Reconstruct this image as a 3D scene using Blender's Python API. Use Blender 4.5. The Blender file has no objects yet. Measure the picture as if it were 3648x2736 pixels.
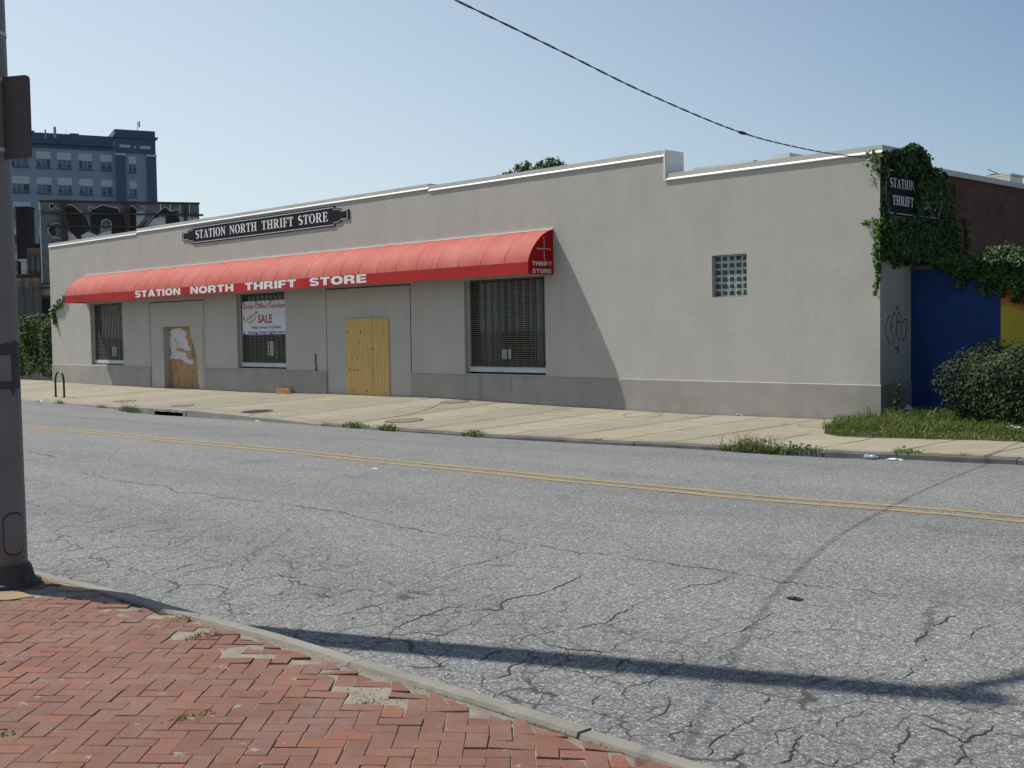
import bpy, bmesh, math, random
import numpy as np
from mathutils import Matrix, Vector
C = bpy.context.scene.collection
R_ = math.radians
rnd = random.Random(7)

# ------------------------------------------------------------------ camera
YAW, PIT, ROL, FPX, IW, IH = -0.79825, 0.046564, -0.015212, 4152.4, 3648, 2736
def cam_axes():
    cy, sy, cp, sp = math.cos(YAW), math.sin(YAW), math.cos(PIT), math.sin(PIT)
    f = np.array([sy * cp, cy * cp, -sp]); r = np.array([cy, -sy, 0.0]); u = np.cross(r, f)
    return r * math.cos(ROL) + u * math.sin(ROL), -r * math.sin(ROL) + u * math.cos(ROL), f
CR, CU, CF = cam_axes()
EYE = np.array([0, 0, 1.72])
cam = bpy.data.objects.new('camera', bpy.data.cameras.new('camera')); C.objects.link(cam)
cam.data.sensor_width = 36; cam.data.lens = FPX / IW * 36; cam.data.clip_end = 3000; cam.data.clip_start = 0.05
M = Matrix.Identity(4)
for i in range(3):
    M[i][0], M[i][1], M[i][2], M[i][3] = CR[i], CU[i], -CF[i], EYE[i]
cam.matrix_world = M
bpy.context.scene.camera = cam
def ray(px, py): return CF + CR * ((px - IW / 2) / FPX) - CU * ((py - IH / 2) / FPX)
def on_y(px, py, Y): d = ray(px, py); return EYE + d * ((Y - EYE[1]) / d[1])
def on_x(px, py, X): d = ray(px, py); return EYE + d * ((X - EYE[0]) / d[0])
def on_z(px, py, Z): d = ray(px, py); return EYE + d * ((Z - EYE[2]) / d[2])
def at_depth(px, py, dep): return EYE + ray(px, py) * dep

# ------------------------------------------------------------------ world, sun, exposure
SUN_L = Vector((1.0, 0.37, -1.47)).normalized()          # direction the light travels
ELEV = math.asin(-SUN_L.z)
world = bpy.data.worlds.new('World'); bpy.context.scene.world = world; world.use_nodes = True
wn = world.node_tree.nodes; wl = world.node_tree.links
sky = wn.new('ShaderNodeTexSky'); sky.sky_type = 'NISHITA'; sky.sun_disc = False
sky.sun_elevation = ELEV; sky.sun_rotation = math.atan2(-SUN_L.x, -SUN_L.y)
sky.air_density = 1.0; sky.dust_density = 0.9; sky.ozone_density = 2.0; sky.altitude = 50
# summer haze: the sky whitens low down on the side of the sun
tc = wn.new('ShaderNodeTexCoord'); dt = wn.new('ShaderNodeVectorMath'); dt.operation = 'DOT_PRODUCT'; dt.inputs[1].default_value = (-0.938, -0.347, 0.0)
sz = wn.new('ShaderNodeSeparateXYZ'); wl.new(tc.outputs['Generated'], dt.inputs[0]); wl.new(tc.outputs['Generated'], sz.inputs[0])
r1 = wn.new('ShaderNodeMapRange'); r1.inputs[1].default_value = -0.02; r1.inputs[2].default_value = 0.80; r1.inputs[3].default_value = 0.0; r1.inputs[4].default_value = 0.95; wl.new(dt.outputs['Value'], r1.inputs[0])
r2 = wn.new('ShaderNodeMapRange'); r2.inputs[1].default_value = 0.0; r2.inputs[2].default_value = 0.75; r2.inputs[3].default_value = 1.0; r2.inputs[4].default_value = 0.0; wl.new(sz.outputs[2], r2.inputs[0])
mu = wn.new('ShaderNodeMath'); mu.operation = 'MULTIPLY'; wl.new(r1.outputs[0], mu.inputs[0]); wl.new(r2.outputs[0], mu.inputs[1])
mx = wn.new('ShaderNodeMix'); mx.data_type = 'RGBA'; mx.inputs[7].default_value = (7.2, 8.25, 8.75, 1)
wl.new(mu.outputs[0], mx.inputs[0]); wl.new(sky.outputs[0], mx.inputs[6])
wl.new(mx.outputs[2], wn['Background'].inputs['Color']); wn['Background'].inputs['Strength'].default_value = 0.105
sun = bpy.data.objects.new('sun', bpy.data.lights.new('sun', 'SUN')); C.objects.link(sun)
sun.data.energy = 5.0; sun.data.angle = R_(0.55); sun.data.color = (1.0, 0.95, 0.87)
sun.rotation_euler = SUN_L.to_track_quat('-Z', 'Y').to_euler()
vs = bpy.context.scene.view_settings
vs.view_transform = 'Standard'; vs.look = 'None'; vs.gamma = 1; vs.use_curve_mapping = False; vs.exposure = 0.03

# ------------------------------------------------------------------ materials
def newmat(name):
    m = bpy.data.materials.new(name); m.use_nodes = True
    return m, m.node_tree.nodes, m.node_tree.links, m.node_tree.nodes['Principled BSDF']
def ramp(n, stops):
    r = n.new('ShaderNodeValToRGB'); e = r.color_ramp.elements
    while len(e) < len(stops): e.new(0.5)
    for k, (p, c) in enumerate(stops):
        e[k].position = p; e[k].color = (c[0], c[1], c[2], 1) if not isinstance(c, (int, float)) else (c, c, c, 1)
    return r
def noise(n, l, scale, detail=4, rough=0.55, vec=None, stretch=None):
    t = n.new('ShaderNodeTexNoise'); t.inputs['Scale'].default_value = scale
    t.inputs['Detail'].default_value = detail; t.inputs['Roughness'].default_value = rough
    co = n.new('ShaderNodeTexCoord')
    src = vec or co.outputs['Object']
    if stretch:
        mp = n.new('ShaderNodeMapping'); mp.inputs['Scale'].default_value = stretch
        l.new(src, mp.inputs['Vector']); src = mp.outputs[0]
    l.new(src, t.inputs['Vector'])
    return t
def mixc(n, l, fac, a, b, mode='MIX'):
    m = n.new('ShaderNodeMix'); m.data_type = 'RGBA'; m.blend_type = mode
    for s, v in ((0, fac), (6, a), (7, b)):
        if hasattr(v, 'links') or hasattr(v, 'is_linked'): l.new(v, m.inputs[s])
        elif s == 0: m.inputs[0].default_value = v
        else: m.inputs[s].default_value = (v[0], v[1], v[2], 1)
    return m.outputs[2]
def bump(n, l, b, h, strength, dist=0.01):
    bp = n.new('ShaderNodeBump'); bp.inputs['Strength'].default_value = strength; bp.inputs['Distance'].default_value = dist
    l.new(h, bp.inputs['Height']); l.new(bp.outputs[0], b.inputs['Normal'])
def mat(name, c, c2=None, scale=3.0, rough=0.8, bumpy=0.0, bscale=60, stretch=None, metal=0.0, island=0.0, spec=None, big=0.0):
    """noise-mottled principled; c2 = second tone; island = value jitter per mesh island"""
    m, n, l, b = newmat(name)
    c2 = c2 or tuple(v * 0.82 for v in c)
    t = noise(n, l, scale, 5, 0.6, stretch=stretch)
    rp = ramp(n, [(0.3, c2), (0.7, c)]); l.new(t.outputs['Fac'], rp.inputs[0])
    out = rp.outputs[0]
    if big:
        t2 = noise(n, l, big, 3, 0.6); r2 = ramp(n, [(0.25, 0.80), (0.75, 1.08)]); l.new(t2.outputs['Fac'], r2.inputs[0])
        out = mixc(n, l, 1.0, out, r2.outputs[0], 'MULTIPLY')
    if island:
        g = n.new('ShaderNodeNewGeometry'); r3 = ramp(n, [(0, 1 - island), (1, 1 + island)])
        l.new(g.outputs['Random Per Island'], r3.inputs[0]); out = mixc(n, l, 1.0, out, r3.outputs[0], 'MULTIPLY')
    l.new(out, b.inputs['Base Color'])
    b.inputs['Roughness'].default_value = rough; b.inputs['Metallic'].default_value = metal
    if spec is not None: b.inputs['Specular IOR Level'].default_value = spec
    if bumpy:
        tb = noise(n, l, bscale, 3, 0.6); bump(n, l, b, tb.outputs['Fac'], bumpy)
    return m
def leafmat(name, ca, cb, cc=None, transl=0.25, rough=0.5):
    m, n, l, b = newmat(name)
    g = n.new('ShaderNodeNewGeometry')
    st = [(0, ca), (0.75, cb)] + ([(1, cc)] if cc else [])
    r = ramp(n, st); l.new(g.outputs['Random Per Island'], r.inputs[0])
    l.new(r.outputs[0], b.inputs['Base Color']); b.inputs['Roughness'].default_value = rough
    b.inputs['Specular IOR Level'].default_value = 0.35
    if transl:
        t = n.new('ShaderNodeBsdfTranslucent'); l.new(r.outputs[0], t.inputs['Color'])
        ms = n.new('ShaderNodeMixShader'); ms.inputs[0].default_value = transl
        l.new(b.outputs[0], ms.inputs[1]); l.new(t.outputs[0], ms.inputs[2])
        l.new(ms.outputs[0], n['Material Output'].inputs['Surface'])
    return m
def asphalt():
    m, n, l, b = newmat('asphalt')
    co = n.new('ShaderNodeTexCoord')
    t1 = n.new('ShaderNodeTexVoronoi'); t1.inputs['Scale'].default_value = 95; l.new(co.outputs['Object'], t1.inputs['Vector'])
    sep = n.new('ShaderNodeSeparateColor'); l.new(t1.outputs['Color'], sep.inputs[0])
    r1 = ramp(n, [(0.0, (0.098, 0.102, 0.104)), (0.5, (0.172, 0.176, 0.172)), (0.82, (0.238, 0.241, 0.230)), (1.0, (0.42, 0.415, 0.39))])
    l.new(sep.outputs[0], r1.inputs[0])
    t2 = noise(n, l, 30, 4, 0.7); r2 = ramp(n, [(0.3, 0.78), (0.7, 1.14)]); l.new(t2.outputs['Fac'], r2.inputs[0])
    c = mixc(n, l, 1.0, r1.outputs[0], r2.outputs[0], 'MULTIPLY')
    # wheel tracks and stains stretched along the street
    t3 = noise(n, l, 0.6, 5, 0.6, stretch=(0.10, 1.0, 1)); r3 = ramp(n, [(0.30, (0.80, 0.81, 0.83)), (0.50, (0.98, 0.98, 0.98)), (0.70, (1.07, 1.065, 1.05))]); l.new(t3.outputs['Fac'], r3.inputs[0])
    c = mixc(n, l, 1.0, c, r3.outputs[0], 'MULTIPLY')
    t4 = noise(n, l, 1.1, 6, 0.7); r4 = ramp(n, [(0.30, (0.62, 0.60, 0.57)), (0.42, (0.93, 0.92, 0.90)), (0.52, (1, 1, 1))]); l.new(t4.outputs['Fac'], r4.inputs[0])
    c = mixc(n, l, 0.6, c, r4.outputs[0], 'MULTIPLY')
    t5 = n.new('ShaderNodeTexVoronoi'); t5.inputs['Scale'].default_value = 1.3
    mp5 = n.new('ShaderNodeMapping'); mp5.inputs['Scale'].default_value = (0.6, 1, 1); l.new(co.outputs['Object'], mp5.inputs[0]); l.new(mp5.outputs[0], t5.inputs['Vector'])
    r5 = ramp(n, [(0.02, (0.35, 0.37, 0.40)), (0.06, (1, 1, 1))]); l.new(t5.outputs['Distance'], r5.inputs[0])
    c = mixc(n, l, 0.55, c, r5.outputs[0], 'MULTIPLY')
    # connected hairline crazing, strongest beside the near gutter
    nv = noise(n, l, 2.2, 4, 0.6); n2 = noise(n, l, 14, 3, 0.6)
    def disp(src, tex, k):
        sb = n.new('ShaderNodeVectorMath'); sb.operation = 'SUBTRACT'; sb.inputs[1].default_value = (.5, .5, .5); l.new(tex.outputs['Color'], sb.inputs[0])
        sc = n.new('ShaderNodeVectorMath'); sc.operation = 'SCALE'; sc.inputs['Scale'].default_value = k; l.new(sb.outputs[0], sc.inputs[0])
        ad = n.new('ShaderNodeVectorMath'); ad.operation = 'ADD'; l.new(src, ad.inputs[0]); l.new(sc.outputs[0], ad.inputs[1]); return ad.outputs[0]
    wv = disp(disp(co.outputs['Object'], nv, .42), n2, .05)
    fl = n.new('ShaderNodeVectorMath'); fl.operation = 'MULTIPLY'; fl.inputs[1].default_value = (1, 1, 0); l.new(wv, fl.inputs[0])
    for scl, wd, y0, y1, pw in ((2.3, .020, 4.9, 6.3, .85), (1.0, .008, 6.2, 8.4, .6)):
        vo = n.new('ShaderNodeTexVoronoi'); vo.feature = 'DISTANCE_TO_EDGE'; vo.inputs['Scale'].default_value = scl; l.new(fl.outputs[0], vo.inputs['Vector'])
        rr = n.new('ShaderNodeMapRange'); rr.inputs[1].default_value = wd * .35; rr.inputs[2].default_value = wd; rr.inputs[3].default_value = 1; rr.inputs[4].default_value = 0; l.new(vo.outputs['Distance'], rr.inputs[0])
        sy = n.new('ShaderNodeSeparateXYZ'); l.new(co.outputs['Object'], sy.inputs[0])
        ry = n.new('ShaderNodeMapRange'); ry.inputs[1].default_value = y0; ry.inputs[2].default_value = y1; ry.inputs[3].default_value = 1; ry.inputs[4].default_value = 0; l.new(sy.outputs[1], ry.inputs[0])
        nm = noise(n, l, 1.6, 3, 0.6); rm = ramp(n, [(0.34, 0.0), (0.50, 1.0)]); l.new(nm.outputs['Fac'], rm.inputs[0])
        m1 = n.new('ShaderNodeMath'); m1.operation = 'MULTIPLY'; l.new(rr.outputs[0], m1.inputs[0]); l.new(ry.outputs[0], m1.inputs[1])
        m2 = n.new('ShaderNodeMath'); m2.operation = 'MULTIPLY'; l.new(m1.outputs[0], m2.inputs[0]); l.new(rm.outputs[0], m2.inputs[1])
        m3 = n.new('ShaderNodeMath'); m3.operation = 'MULTIPLY'; m3.inputs[1].default_value = pw; l.new(m2.outputs[0], m3.inputs[0])
        c = mixc(n, l, m3.outputs[0], c, (0.035, 0.034, 0.032))
    l.new(c, b.inputs['Base Color']); b.inputs['Roughness'].default_value = 0.85; b.inputs['Specular IOR Level'].default_value = 0.3
    bump(n, l, b, t1.outputs['Distance'], 0.55, 0.008)
    return m
def concrete(name, c, tint, slab=None):
    m, n, l, b = newmat(name)
    t = noise(n, l, 2.2, 6, 0.65); r = ramp(n, [(0.28, tint), (0.68, c)]); l.new(t.outputs['Fac'], r.inputs[0]); out = r.outputs[0]
    t2 = noise(n, l, 90, 3, 0.7); r2 = ramp(n, [(0.3, 0.86), (0.7, 1.08)]); l.new(t2.outputs['Fac'], r2.inputs[0])
    out = mixc(n, l, 1, out, r2.outputs[0], 'MULTIPLY')
    if slab:                                                # every cast slab has its own tone
        co = n.new('ShaderNodeTexCoord'); sx = n.new('ShaderNodeSeparateXYZ'); l.new(co.outputs['Object'], sx.inputs[0])
        mt = n.new('ShaderNodeMath'); mt.operation = 'DIVIDE'; mt.inputs[1].default_value = slab; l.new(sx.outputs[0], mt.inputs[0])
        fl = n.new('ShaderNodeMath'); fl.operation = 'FLOOR'; l.new(mt.outputs[0], fl.inputs[0])
        wn_ = n.new('ShaderNodeTexWhiteNoise'); wn_.noise_dimensions = '1D'; l.new(fl.outputs[0], wn_.inputs['W'])
        r3 = ramp(n, [(0, (0.86, 0.86, 0.86)), (1, (1.10, 1.09, 1.06))]); l.new(wn_.outputs['Value'], r3.inputs[0])
        out = mixc(n, l, 1, out, r3.outputs[0], 'MULTIPLY')
        t4 = noise(n, l, 6, 6, 0.75); r4 = ramp(n, [(0.27, (0.62, 0.60, 0.56)), (0.38, (1, 1, 1))]); l.new(t4.outputs['Fac'], r4.inputs[0])
        out = mixc(n, l, 0.5, out, r4.outputs[0], 'MULTIPLY')
    l.new(out, b.inputs['Base Color']); b.inputs['Roughness'].default_value = 0.9
    bump(n, l, b, t2.outputs['Fac'], 0.25, 0.005)
    return m
def brickwall(name, ca, cb, mortar, bw=0.2, bh=0.067, plane='YZ'):
    m, n, l, b = newmat(name)
    co = n.new('ShaderNodeTexCoord'); sx = n.new('ShaderNodeSeparateXYZ'); l.new(co.outputs['Object'], sx.inputs[0])
    cb_ = n.new('ShaderNodeCombineXYZ'); l.new(sx.outputs[1 if plane == 'YZ' else 0], cb_.inputs[0]); l.new(sx.outputs[2], cb_.inputs[1])
    t = n.new('ShaderNodeTexBrick'); l.new(cb_.outputs[0], t.inputs['Vector'])
    t.inputs['Scale'].default_value = 1; t.inputs['Brick Width'].default_value = bw; t.inputs['Row Height'].default_value = bh
    t.inputs['Mortar Size'].default_value = 0.006; t.inputs['Color1'].default_value = (*ca, 1); t.inputs['Color2'].default_value = (*cb, 1)
    t.inputs['Mortar'].default_value = (*mortar, 1); t.inputs['Bias'].default_value = 0.1
    t2 = noise(n, l, 1.6, 5, 0.7); r2 = ramp(n, [(0.25, 0.62), (0.75, 1.25)]); l.new(t2.outputs['Fac'], r2.inputs[0])
    l.new(mixc(n, l, 1, t.outputs[0], r2.outputs[0], 'MULTIPLY'), b.inputs['Base Color']); b.inputs['Roughness'].default_value = 0.9
    iv = n.new('ShaderNodeMath'); iv.operation = 'SUBTRACT'; iv.inputs[0].default_value = 1; l.new(t.outputs['Fac'], iv.inputs[1])
    bump(n, l, b, iv.outputs[0], 0.6, 0.008)
    return m
def stucco():
    m, n, l, b = newmat('stucco')
    t = noise(n, l, 1.1, 6, 0.65); r = ramp(n, [(0.25, (0.405, 0.388, 0.352)), (0.75, (0.468, 0.450, 0.410))]); l.new(t.outputs['Fac'], r.inputs[0])
    t2 = noise(n, l, 1.0, 5, 0.7, stretch=(2.2, 2.2, 0.35)); r2 = ramp(n, [(0.30, 0.955), (0.60, 1.02)]); l.new(t2.outputs['Fac'], r2.inputs[0])
    c = mixc(n, l, 1, r.outputs[0], r2.outputs[0], 'MULTIPLY')
    t3 = noise(n, l, 45, 4, 0.7); r3 = ramp(n, [(0.3, 0.90), (0.7, 1.06)]); l.new(t3.outputs['Fac'], r3.inputs[0])
    c = mixc(n, l, 1, c, r3.outputs[0], 'MULTIPLY')
    l.new(c, b.inputs['Base Color']); b.inputs['Roughness'].default_value = 0.92; b.inputs['Specular IOR Level'].default_value = 0.2
    t4 = noise(n, l, 9, 4, 0.65); ad = n.new('ShaderNodeMath'); ad.operation = 'MULTIPLY_ADD'; ad.inputs[1].default_value = 2.0
    l.new(t4.outputs['Fac'], ad.inputs[0]); l.new(t3.outputs['Fac'], ad.inputs[2])
    bump(n, l, b, ad.outputs[0], 0.28, 0.006)
    return m
def plywood(name, ca, cb, grain=(22, 22, 1.2)):
    m, n, l, b = newmat(name)
    t = noise(n, l, 1.0, 6, 0.7, stretch=grain); r = ramp(n, [(0.25, cb), (0.7, ca)]); l.new(t.outputs['Fac'], r.inputs[0])
    t2 = noise(n, l, 2.5, 4, 0.6, stretch=(2, 2, 0.6)); w = n.new('ShaderNodeTexWave'); w.inputs['Scale'].default_value = 5; w.inputs['Distortion'].default_value = 9
    w.inputs['Detail'].default_value = 3; w.bands_direction = 'X'
    co = n.new('ShaderNodeTexCoord'); mp = n.new('ShaderNodeMapping'); mp.inputs['Scale'].default_value = (1, 1, 0.12); l.new(co.outputs['Object'], mp.inputs[0]); l.new(mp.outputs[0], w.inputs['Vector'])
    rw = ramp(n, [(0, 0.72), (0.5, 1.0), (1, 1.06)]); l.new(w.outputs['Fac'], rw.inputs[0])
    l.new(mixc(n, l, 1, r.outputs[0], rw.outputs[0], 'MULTIPLY'), b.inputs['Base Color']); b.inputs['Roughness'].default_value = 0.75
    return m
def glassmat(name, tint=(0.75, 0.8, 0.8), refl=1.0):
    m, n, l, b = newmat(name)
    tr = n.new('ShaderNodeBsdfTransparent'); tr.inputs[0].default_value = (*tint, 1)
    gl = n.new('ShaderNodeBsdfGlossy'); gl.inputs['Roughness'].default_value = 0.03
    fr = n.new('ShaderNodeFresnel'); fr.inputs['IOR'].default_value = 1.5
    mm = n.new('ShaderNodeMath'); mm.operation = 'MULTIPLY'; mm.inputs[1].default_value = refl; l.new(fr.outputs[0], mm.inputs[0])
    ms = n.new('ShaderNodeMixShader'); l.new(mm.outputs[0], ms.inputs[0]); l.new(tr.outputs[0], ms.inputs[1]); l.new(gl.outputs[0], ms.inputs[2])
    l.new(ms.outputs[0], n['Material Output'].inputs['Surface'])
    return m

MT = {}
MT['asphalt'] = asphalt()
MT['sidewalk'] = concrete('sidewalk_concrete', (0.302, 0.277, 0.205), (0.240, 0.216, 0.155), slab=1.24)
MT['kerb'] = concrete('kerb_concrete', (0.27, 0.255, 0.215), (0.18, 0.168, 0.14))
MT['granite'] = concrete('kerb_granite', (0.125, 0.12, 0.115), (0.05, 0.048, 0.046))
MT['stucco'] = stucco()
MT['dado'] = mat('base_course', (0.36, 0.338, 0.305), (0.30, 0.283, 0.257), 2.2, 0.92, 0.3, 45, big=0.6)
MT['coping'] = mat('coping_metal', (0.56, 0.55, 0.51), (0.50, 0.49, 0.455), 3, 0.5, big=0.4)
MT['palemetal'] = mat('pale_metal', (0.80, 0.81, 0.76), (0.72, 0.73, 0.685), 3, 0.5, big=0.4)
MT['drip'] = mat('drip_metal', (0.82, 0.82, 0.74), (0.74, 0.74, 0.66), 3, 0.45)
MT['canopy'] = None
MT['red'] = mat('awning_red', (0.46, 0.030, 0.030), (0.40, 0.023, 0.024), 1.4, 0.7, 0.05, 200, big=0.5, spec=0.15)
MT['darkred'] = mat('awning_end_red', (0.38, 0.010, 0.012), (0.32, 0.008, 0.010), 2, 0.7, spec=0.12)
MT['white'] = mat('white_paint', (0.74, 0.75, 0.74), (0.64, 0.66, 0.65), 4, 0.6)
MT['chalk'] = mat('faded_white', (0.62, 0.60, 0.58), (0.50, 0.48, 0.46), 14, 0.7)
MT['signblack'] = mat('sign_black', (0.015, 0.018, 0.026), (0.011, 0.013, 0.019), 2, 0.8, spec=0.12)
MT['jointdark'] = mat('joint_sealant', (0.07, 0.068, 0.065), (0.04, 0.039, 0.038), 6, 0.8)
MT['black'] = mat('black_paint', (0.012, 0.012, 0.013), None, 4, 0.6)
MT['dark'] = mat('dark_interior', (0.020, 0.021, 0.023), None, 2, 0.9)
MT['grille'] = mat('grille_metal', (0.24, 0.22, 0.18), (0.18, 0.165, 0.14), 9, 0.55)
MT['galv'] = mat('galvanised_metal', (0.56, 0.58, 0.60), (0.47, 0.49, 0.50), 4, 0.45, big=0.8)
MT['curtain'] = mat('pale_curtain', (0.27, 0.31, 0.31), (0.15, 0.18, 0.18), 1.6, 0.9, stretch=(14, 14, 0.2))
MT['woodtrim'] = mat('brown_panel', (0.085, 0.05, 0.035), (0.06, 0.035, 0.025), 6, 0.7)
MT['glass'] = glassmat('window_glass')
MT['ply'] = plywood('plywood', (0.68, 0.46, 0.165), (0.50, 0.315, 0.10))
MT['osb'] = plywood('weathered_board', (0.52, 0.31, 0.135), (0.22, 0.135, 0.07), (7, 7, 5))
MT['knot'] = mat('wood_knot', (0.06, 0.035, 0.02), None, 9, 0.8)
MT['oldpaint'] = mat('patchy_white_paint', (0.66, 0.66, 0.67), (0.56, 0.56, 0.57), 9, 0.8)
def scraped():
    m, n, l, b = newmat('scraped_white_paint')
    t = noise(n, l, 7, 6, 0.75, stretch=(1, 1, .6)); r = ramp(n, [(0.36, (0.36, 0.22, 0.10)), (0.41, (0.52, 0.50, 0.48)), (0.7, (0.66, 0.66, 0.67))]); l.new(t.outputs['Fac'], r.inputs[0]); l.new(r.outputs[0], b.inputs['Base Color']); b.inputs['Roughness'].default_value = 0.85
    return m
MT['scraped'] = scraped()
MT['glassblock'] = mat('glass_block_rim', (0.44, 0.52, 0.47), (0.36, 0.44, 0.40), 8, 0.3)
MT['blockcore'] = mat('glass_block_core', (0.040, 0.062, 0.075), (0.010, 0.016, 0.022), 34, 0.15)
MT['brickred'] = brickwall('red_brick_wall', (0.1440, 0.0518, 0.0324), (0.0936, 0.0346, 0.0245), (0.0828, 0.0612, 0.0504))
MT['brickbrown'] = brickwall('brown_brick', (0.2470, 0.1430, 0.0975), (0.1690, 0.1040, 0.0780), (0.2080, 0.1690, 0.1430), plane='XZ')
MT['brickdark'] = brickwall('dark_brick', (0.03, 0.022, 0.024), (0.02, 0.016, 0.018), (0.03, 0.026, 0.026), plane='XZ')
MT['oldstone'] = mat('old_stone_wall', (0.46, 0.40, 0.355), (0.25, 0.205, 0.185), 2.4, 0.95, 0.4, 14)
MT['bluemural'] = brickwall('blue_mural_paint', (0.0050, 0.0372, 0.1519), (0.0043, 0.0341, 0.1426), (0.0037, 0.0298, 0.1240), 0.4, 0.2, 'XZ')
MT['orange'] = mat('orange_mural_paint', (0.52, 0.155, 0.018), (0.42, 0.125, 0.015), 2.2, 0.7, 0.3, 40, big=.9)
MT['yellow'] = mat('yellow_mural_paint', (0.42, 0.33, 0.012), (0.34, 0.27, 0.01), 2.2, 0.7, 0.3, 40, big=.9)
MT['ledge'] = mat('wall_cap', (0.115, 0.085, 0.078), (0.08, 0.06, 0.056), 6, 0.9)
MT['officeblue'] = mat('office_blue_paint', (0.2296, 0.3097, 0.4134), (0.2136, 0.2881, 0.3844), 0.4, 0.8)  # blue lightened a little, distance haze mixed into the paint colour
MT['officenavy'] = mat('office_navy_paint', (0.0765, 0.1123, 0.1874), (0.0711, 0.1045, 0.1743), 0.4, 0.8)  # navy lifted likewise, with haze put into the colour
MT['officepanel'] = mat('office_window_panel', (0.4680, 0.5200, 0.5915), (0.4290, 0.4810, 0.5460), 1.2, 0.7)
MT['officeframe'] = mat('office_window_frame', (0.30, 0.36, 0.42), None, 2, 0.6)
MT['officeglass'] = mat('office_glass', (0.020, 0.028, 0.045), (0.016, 0.022, 0.036), 0.5, 0.15)
MT['officeblind'] = mat('office_blind', (0.10, 0.155, 0.20), (0.085, 0.135, 0.18), 0.9, 0.4)
MT['billgrey'] = mat('billboard_back', (0.175, 0.205, 0.225), (0.10, 0.12, 0.13), 1.2, 0.8, stretch=(1, 1, 3))
MT['billwhite'] = mat('graffiti_white', (0.66, 0.70, 0.74), (0.46, 0.50, 0.54), 3, 0.8)
MT['rust'] = mat('rusty_steel', (0.10, 0.058, 0.034), (0.05, 0.032, 0.022), 3, 0.85)
MT['edgewhite'] = mat('pale_edge', (0.6, 0.62, 0.55), None, 3, 0.7)
MT['pole'] = mat('pole_paint', (0.20, 0.178, 0.168), (0.16, 0.143, 0.136), 5, 0.5, 0.06, 60, big=0.9)
MT['polegrime'] = mat('pole_grime', (0.075, 0.062, 0.055), (0.05, 0.042, 0.038), 6, 0.8)
MT['polepatch'] = mat('pole_repaint', (0.20, 0.195, 0.19), (0.165, 0.16, 0.158), 5, 0.7)
MT['signback'] = mat('sign_back', (0.060, 0.047, 0.045), (0.050, 0.039, 0.038), 3, 0.6)
MT['castiron'] = mat('cast_iron', (0.10, 0.075, 0.06), (0.065, 0.05, 0.042), 14, 0.7)
MT['wornlid'] = mat('worn_lid', (0.20, 0.165, 0.125), (0.125, 0.10, 0.078), 7, 0.9)
MT['rackgreen'] = mat('rack_green', (0.010, 0.030, 0.026), None, 9, 0.35)
MT['leaf_ivy'] = leafmat('ivy_leaf', (0.012, 0.036, 0.006), (0.036, 0.090, 0.013), (0.085, 0.15, 0.025), 0.2)  # leaf tones darkened, with the side wall's shade put into the colour
MT['leaf_bright'] = leafmat('ivy_leaf_bright', (0.035, 0.085, 0.012), (0.085, 0.17, 0.024), (0.19, 0.26, 0.045))  # brighter copy of the ivy leaf, sunlight mixed into its colour
MT['leaf_bush'] = leafmat('bush_leaf', (0.014, 0.029, 0.008), (0.034, 0.055, 0.014), (0.100, 0.110, 0.042), 0.12, 0.8)
MT['leaf_hedge'] = leafmat('hedge_leaf', (0.016, 0.040, 0.008), (0.040, 0.080, 0.014), (0.08, 0.13, 0.024), 0.2, 0.7)
MT['leaf_tree'] = leafmat('tree_leaf', (0.05, 0.10, 0.03), (0.09, 0.15, 0.045), (0.13, 0.19, 0.06), 0.4)
MT['leafcore'] = mat('foliage_shade_core', (0.006, 0.012, 0.004), None, 5, 1.0)  # near-black fill, the shade inside foliage put into a colour
MT['grass'] = leafmat('grass_blade', (0.055, 0.110, 0.018), (0.125, 0.190, 0.032), (0.30, 0.24, 0.10), 0.3)
MT['weed'] = leafmat('weed_leaf', (0.060, 0.125, 0.020), (0.13, 0.22, 0.04), (0.22, 0.27, 0.07), 0.35)
MT['dry'] = leafmat('dry_grass', (0.22, 0.175, 0.085), (0.34, 0.28, 0.15), (0.13, 0.14, 0.05), 0.2)
MT['soil'] = mat('soil', (0.095, 0.075, 0.045), (0.055, 0.045, 0.028), 5, 1.0, 0.4, 30)
MT['bark'] = mat('bark', (0.085, 0.062, 0.045), (0.05, 0.037, 0.028), 8, 0.95, 0.5, 30)
MT['sand'] = mat('sandy_grit', (0.30, 0.265, 0.205), (0.19, 0.165, 0.13), 9, 1.0, 0.5, 160)
def worn_line():
    m, n, l, b = newmat('yellow_road_paint')
    t = noise(n, l, 60, 4, 0.7); r = ramp(n, [(0.36, (0.17, 0.165, 0.15)), (0.46, (0.31, 0.225, 0.065)), (0.7, (0.38, 0.255, 0.05))]); l.new(t.outputs['Fac'], r.inputs[0])
    t2 = noise(n, l, 1.3, 4, 0.6); r2 = ramp(n, [(0.35, 0.0), (0.7, 0.5)]); l.new(t2.outputs['Fac'], r2.inputs[0])
    l.new(mixc(n, l, r2.outputs[0], r.outputs[0], (0.18, 0.17, 0.145)), b.inputs['Base Color']); b.inputs['Roughness'].default_value = 0.8
    return m
MT['yellowline'] = worn_line()
MT['crack'] = mat('road_crack', (0.022, 0.021, 0.020), (0.035, 0.033, 0.03), 6, 1.0)
MT['joint'] = mat('joint_dirt', (0.045, 0.04, 0.03), (0.10, 0.088, 0.065), 3, 1.0)
MT['cable'] = mat('cable_rubber', (0.016, 0.016, 0.022), None, 5, 0.6)
MT['ground'] = mat('far_ground', (0.16, 0.14, 0.10), (0.10, 0.10, 0.06), 0.2, 1.0)
MT['banner'] = mat('banner_vinyl', (0.60, 0.61, 0.68), (0.56, 0.57, 0.64), 1.5, 0.5)
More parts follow.
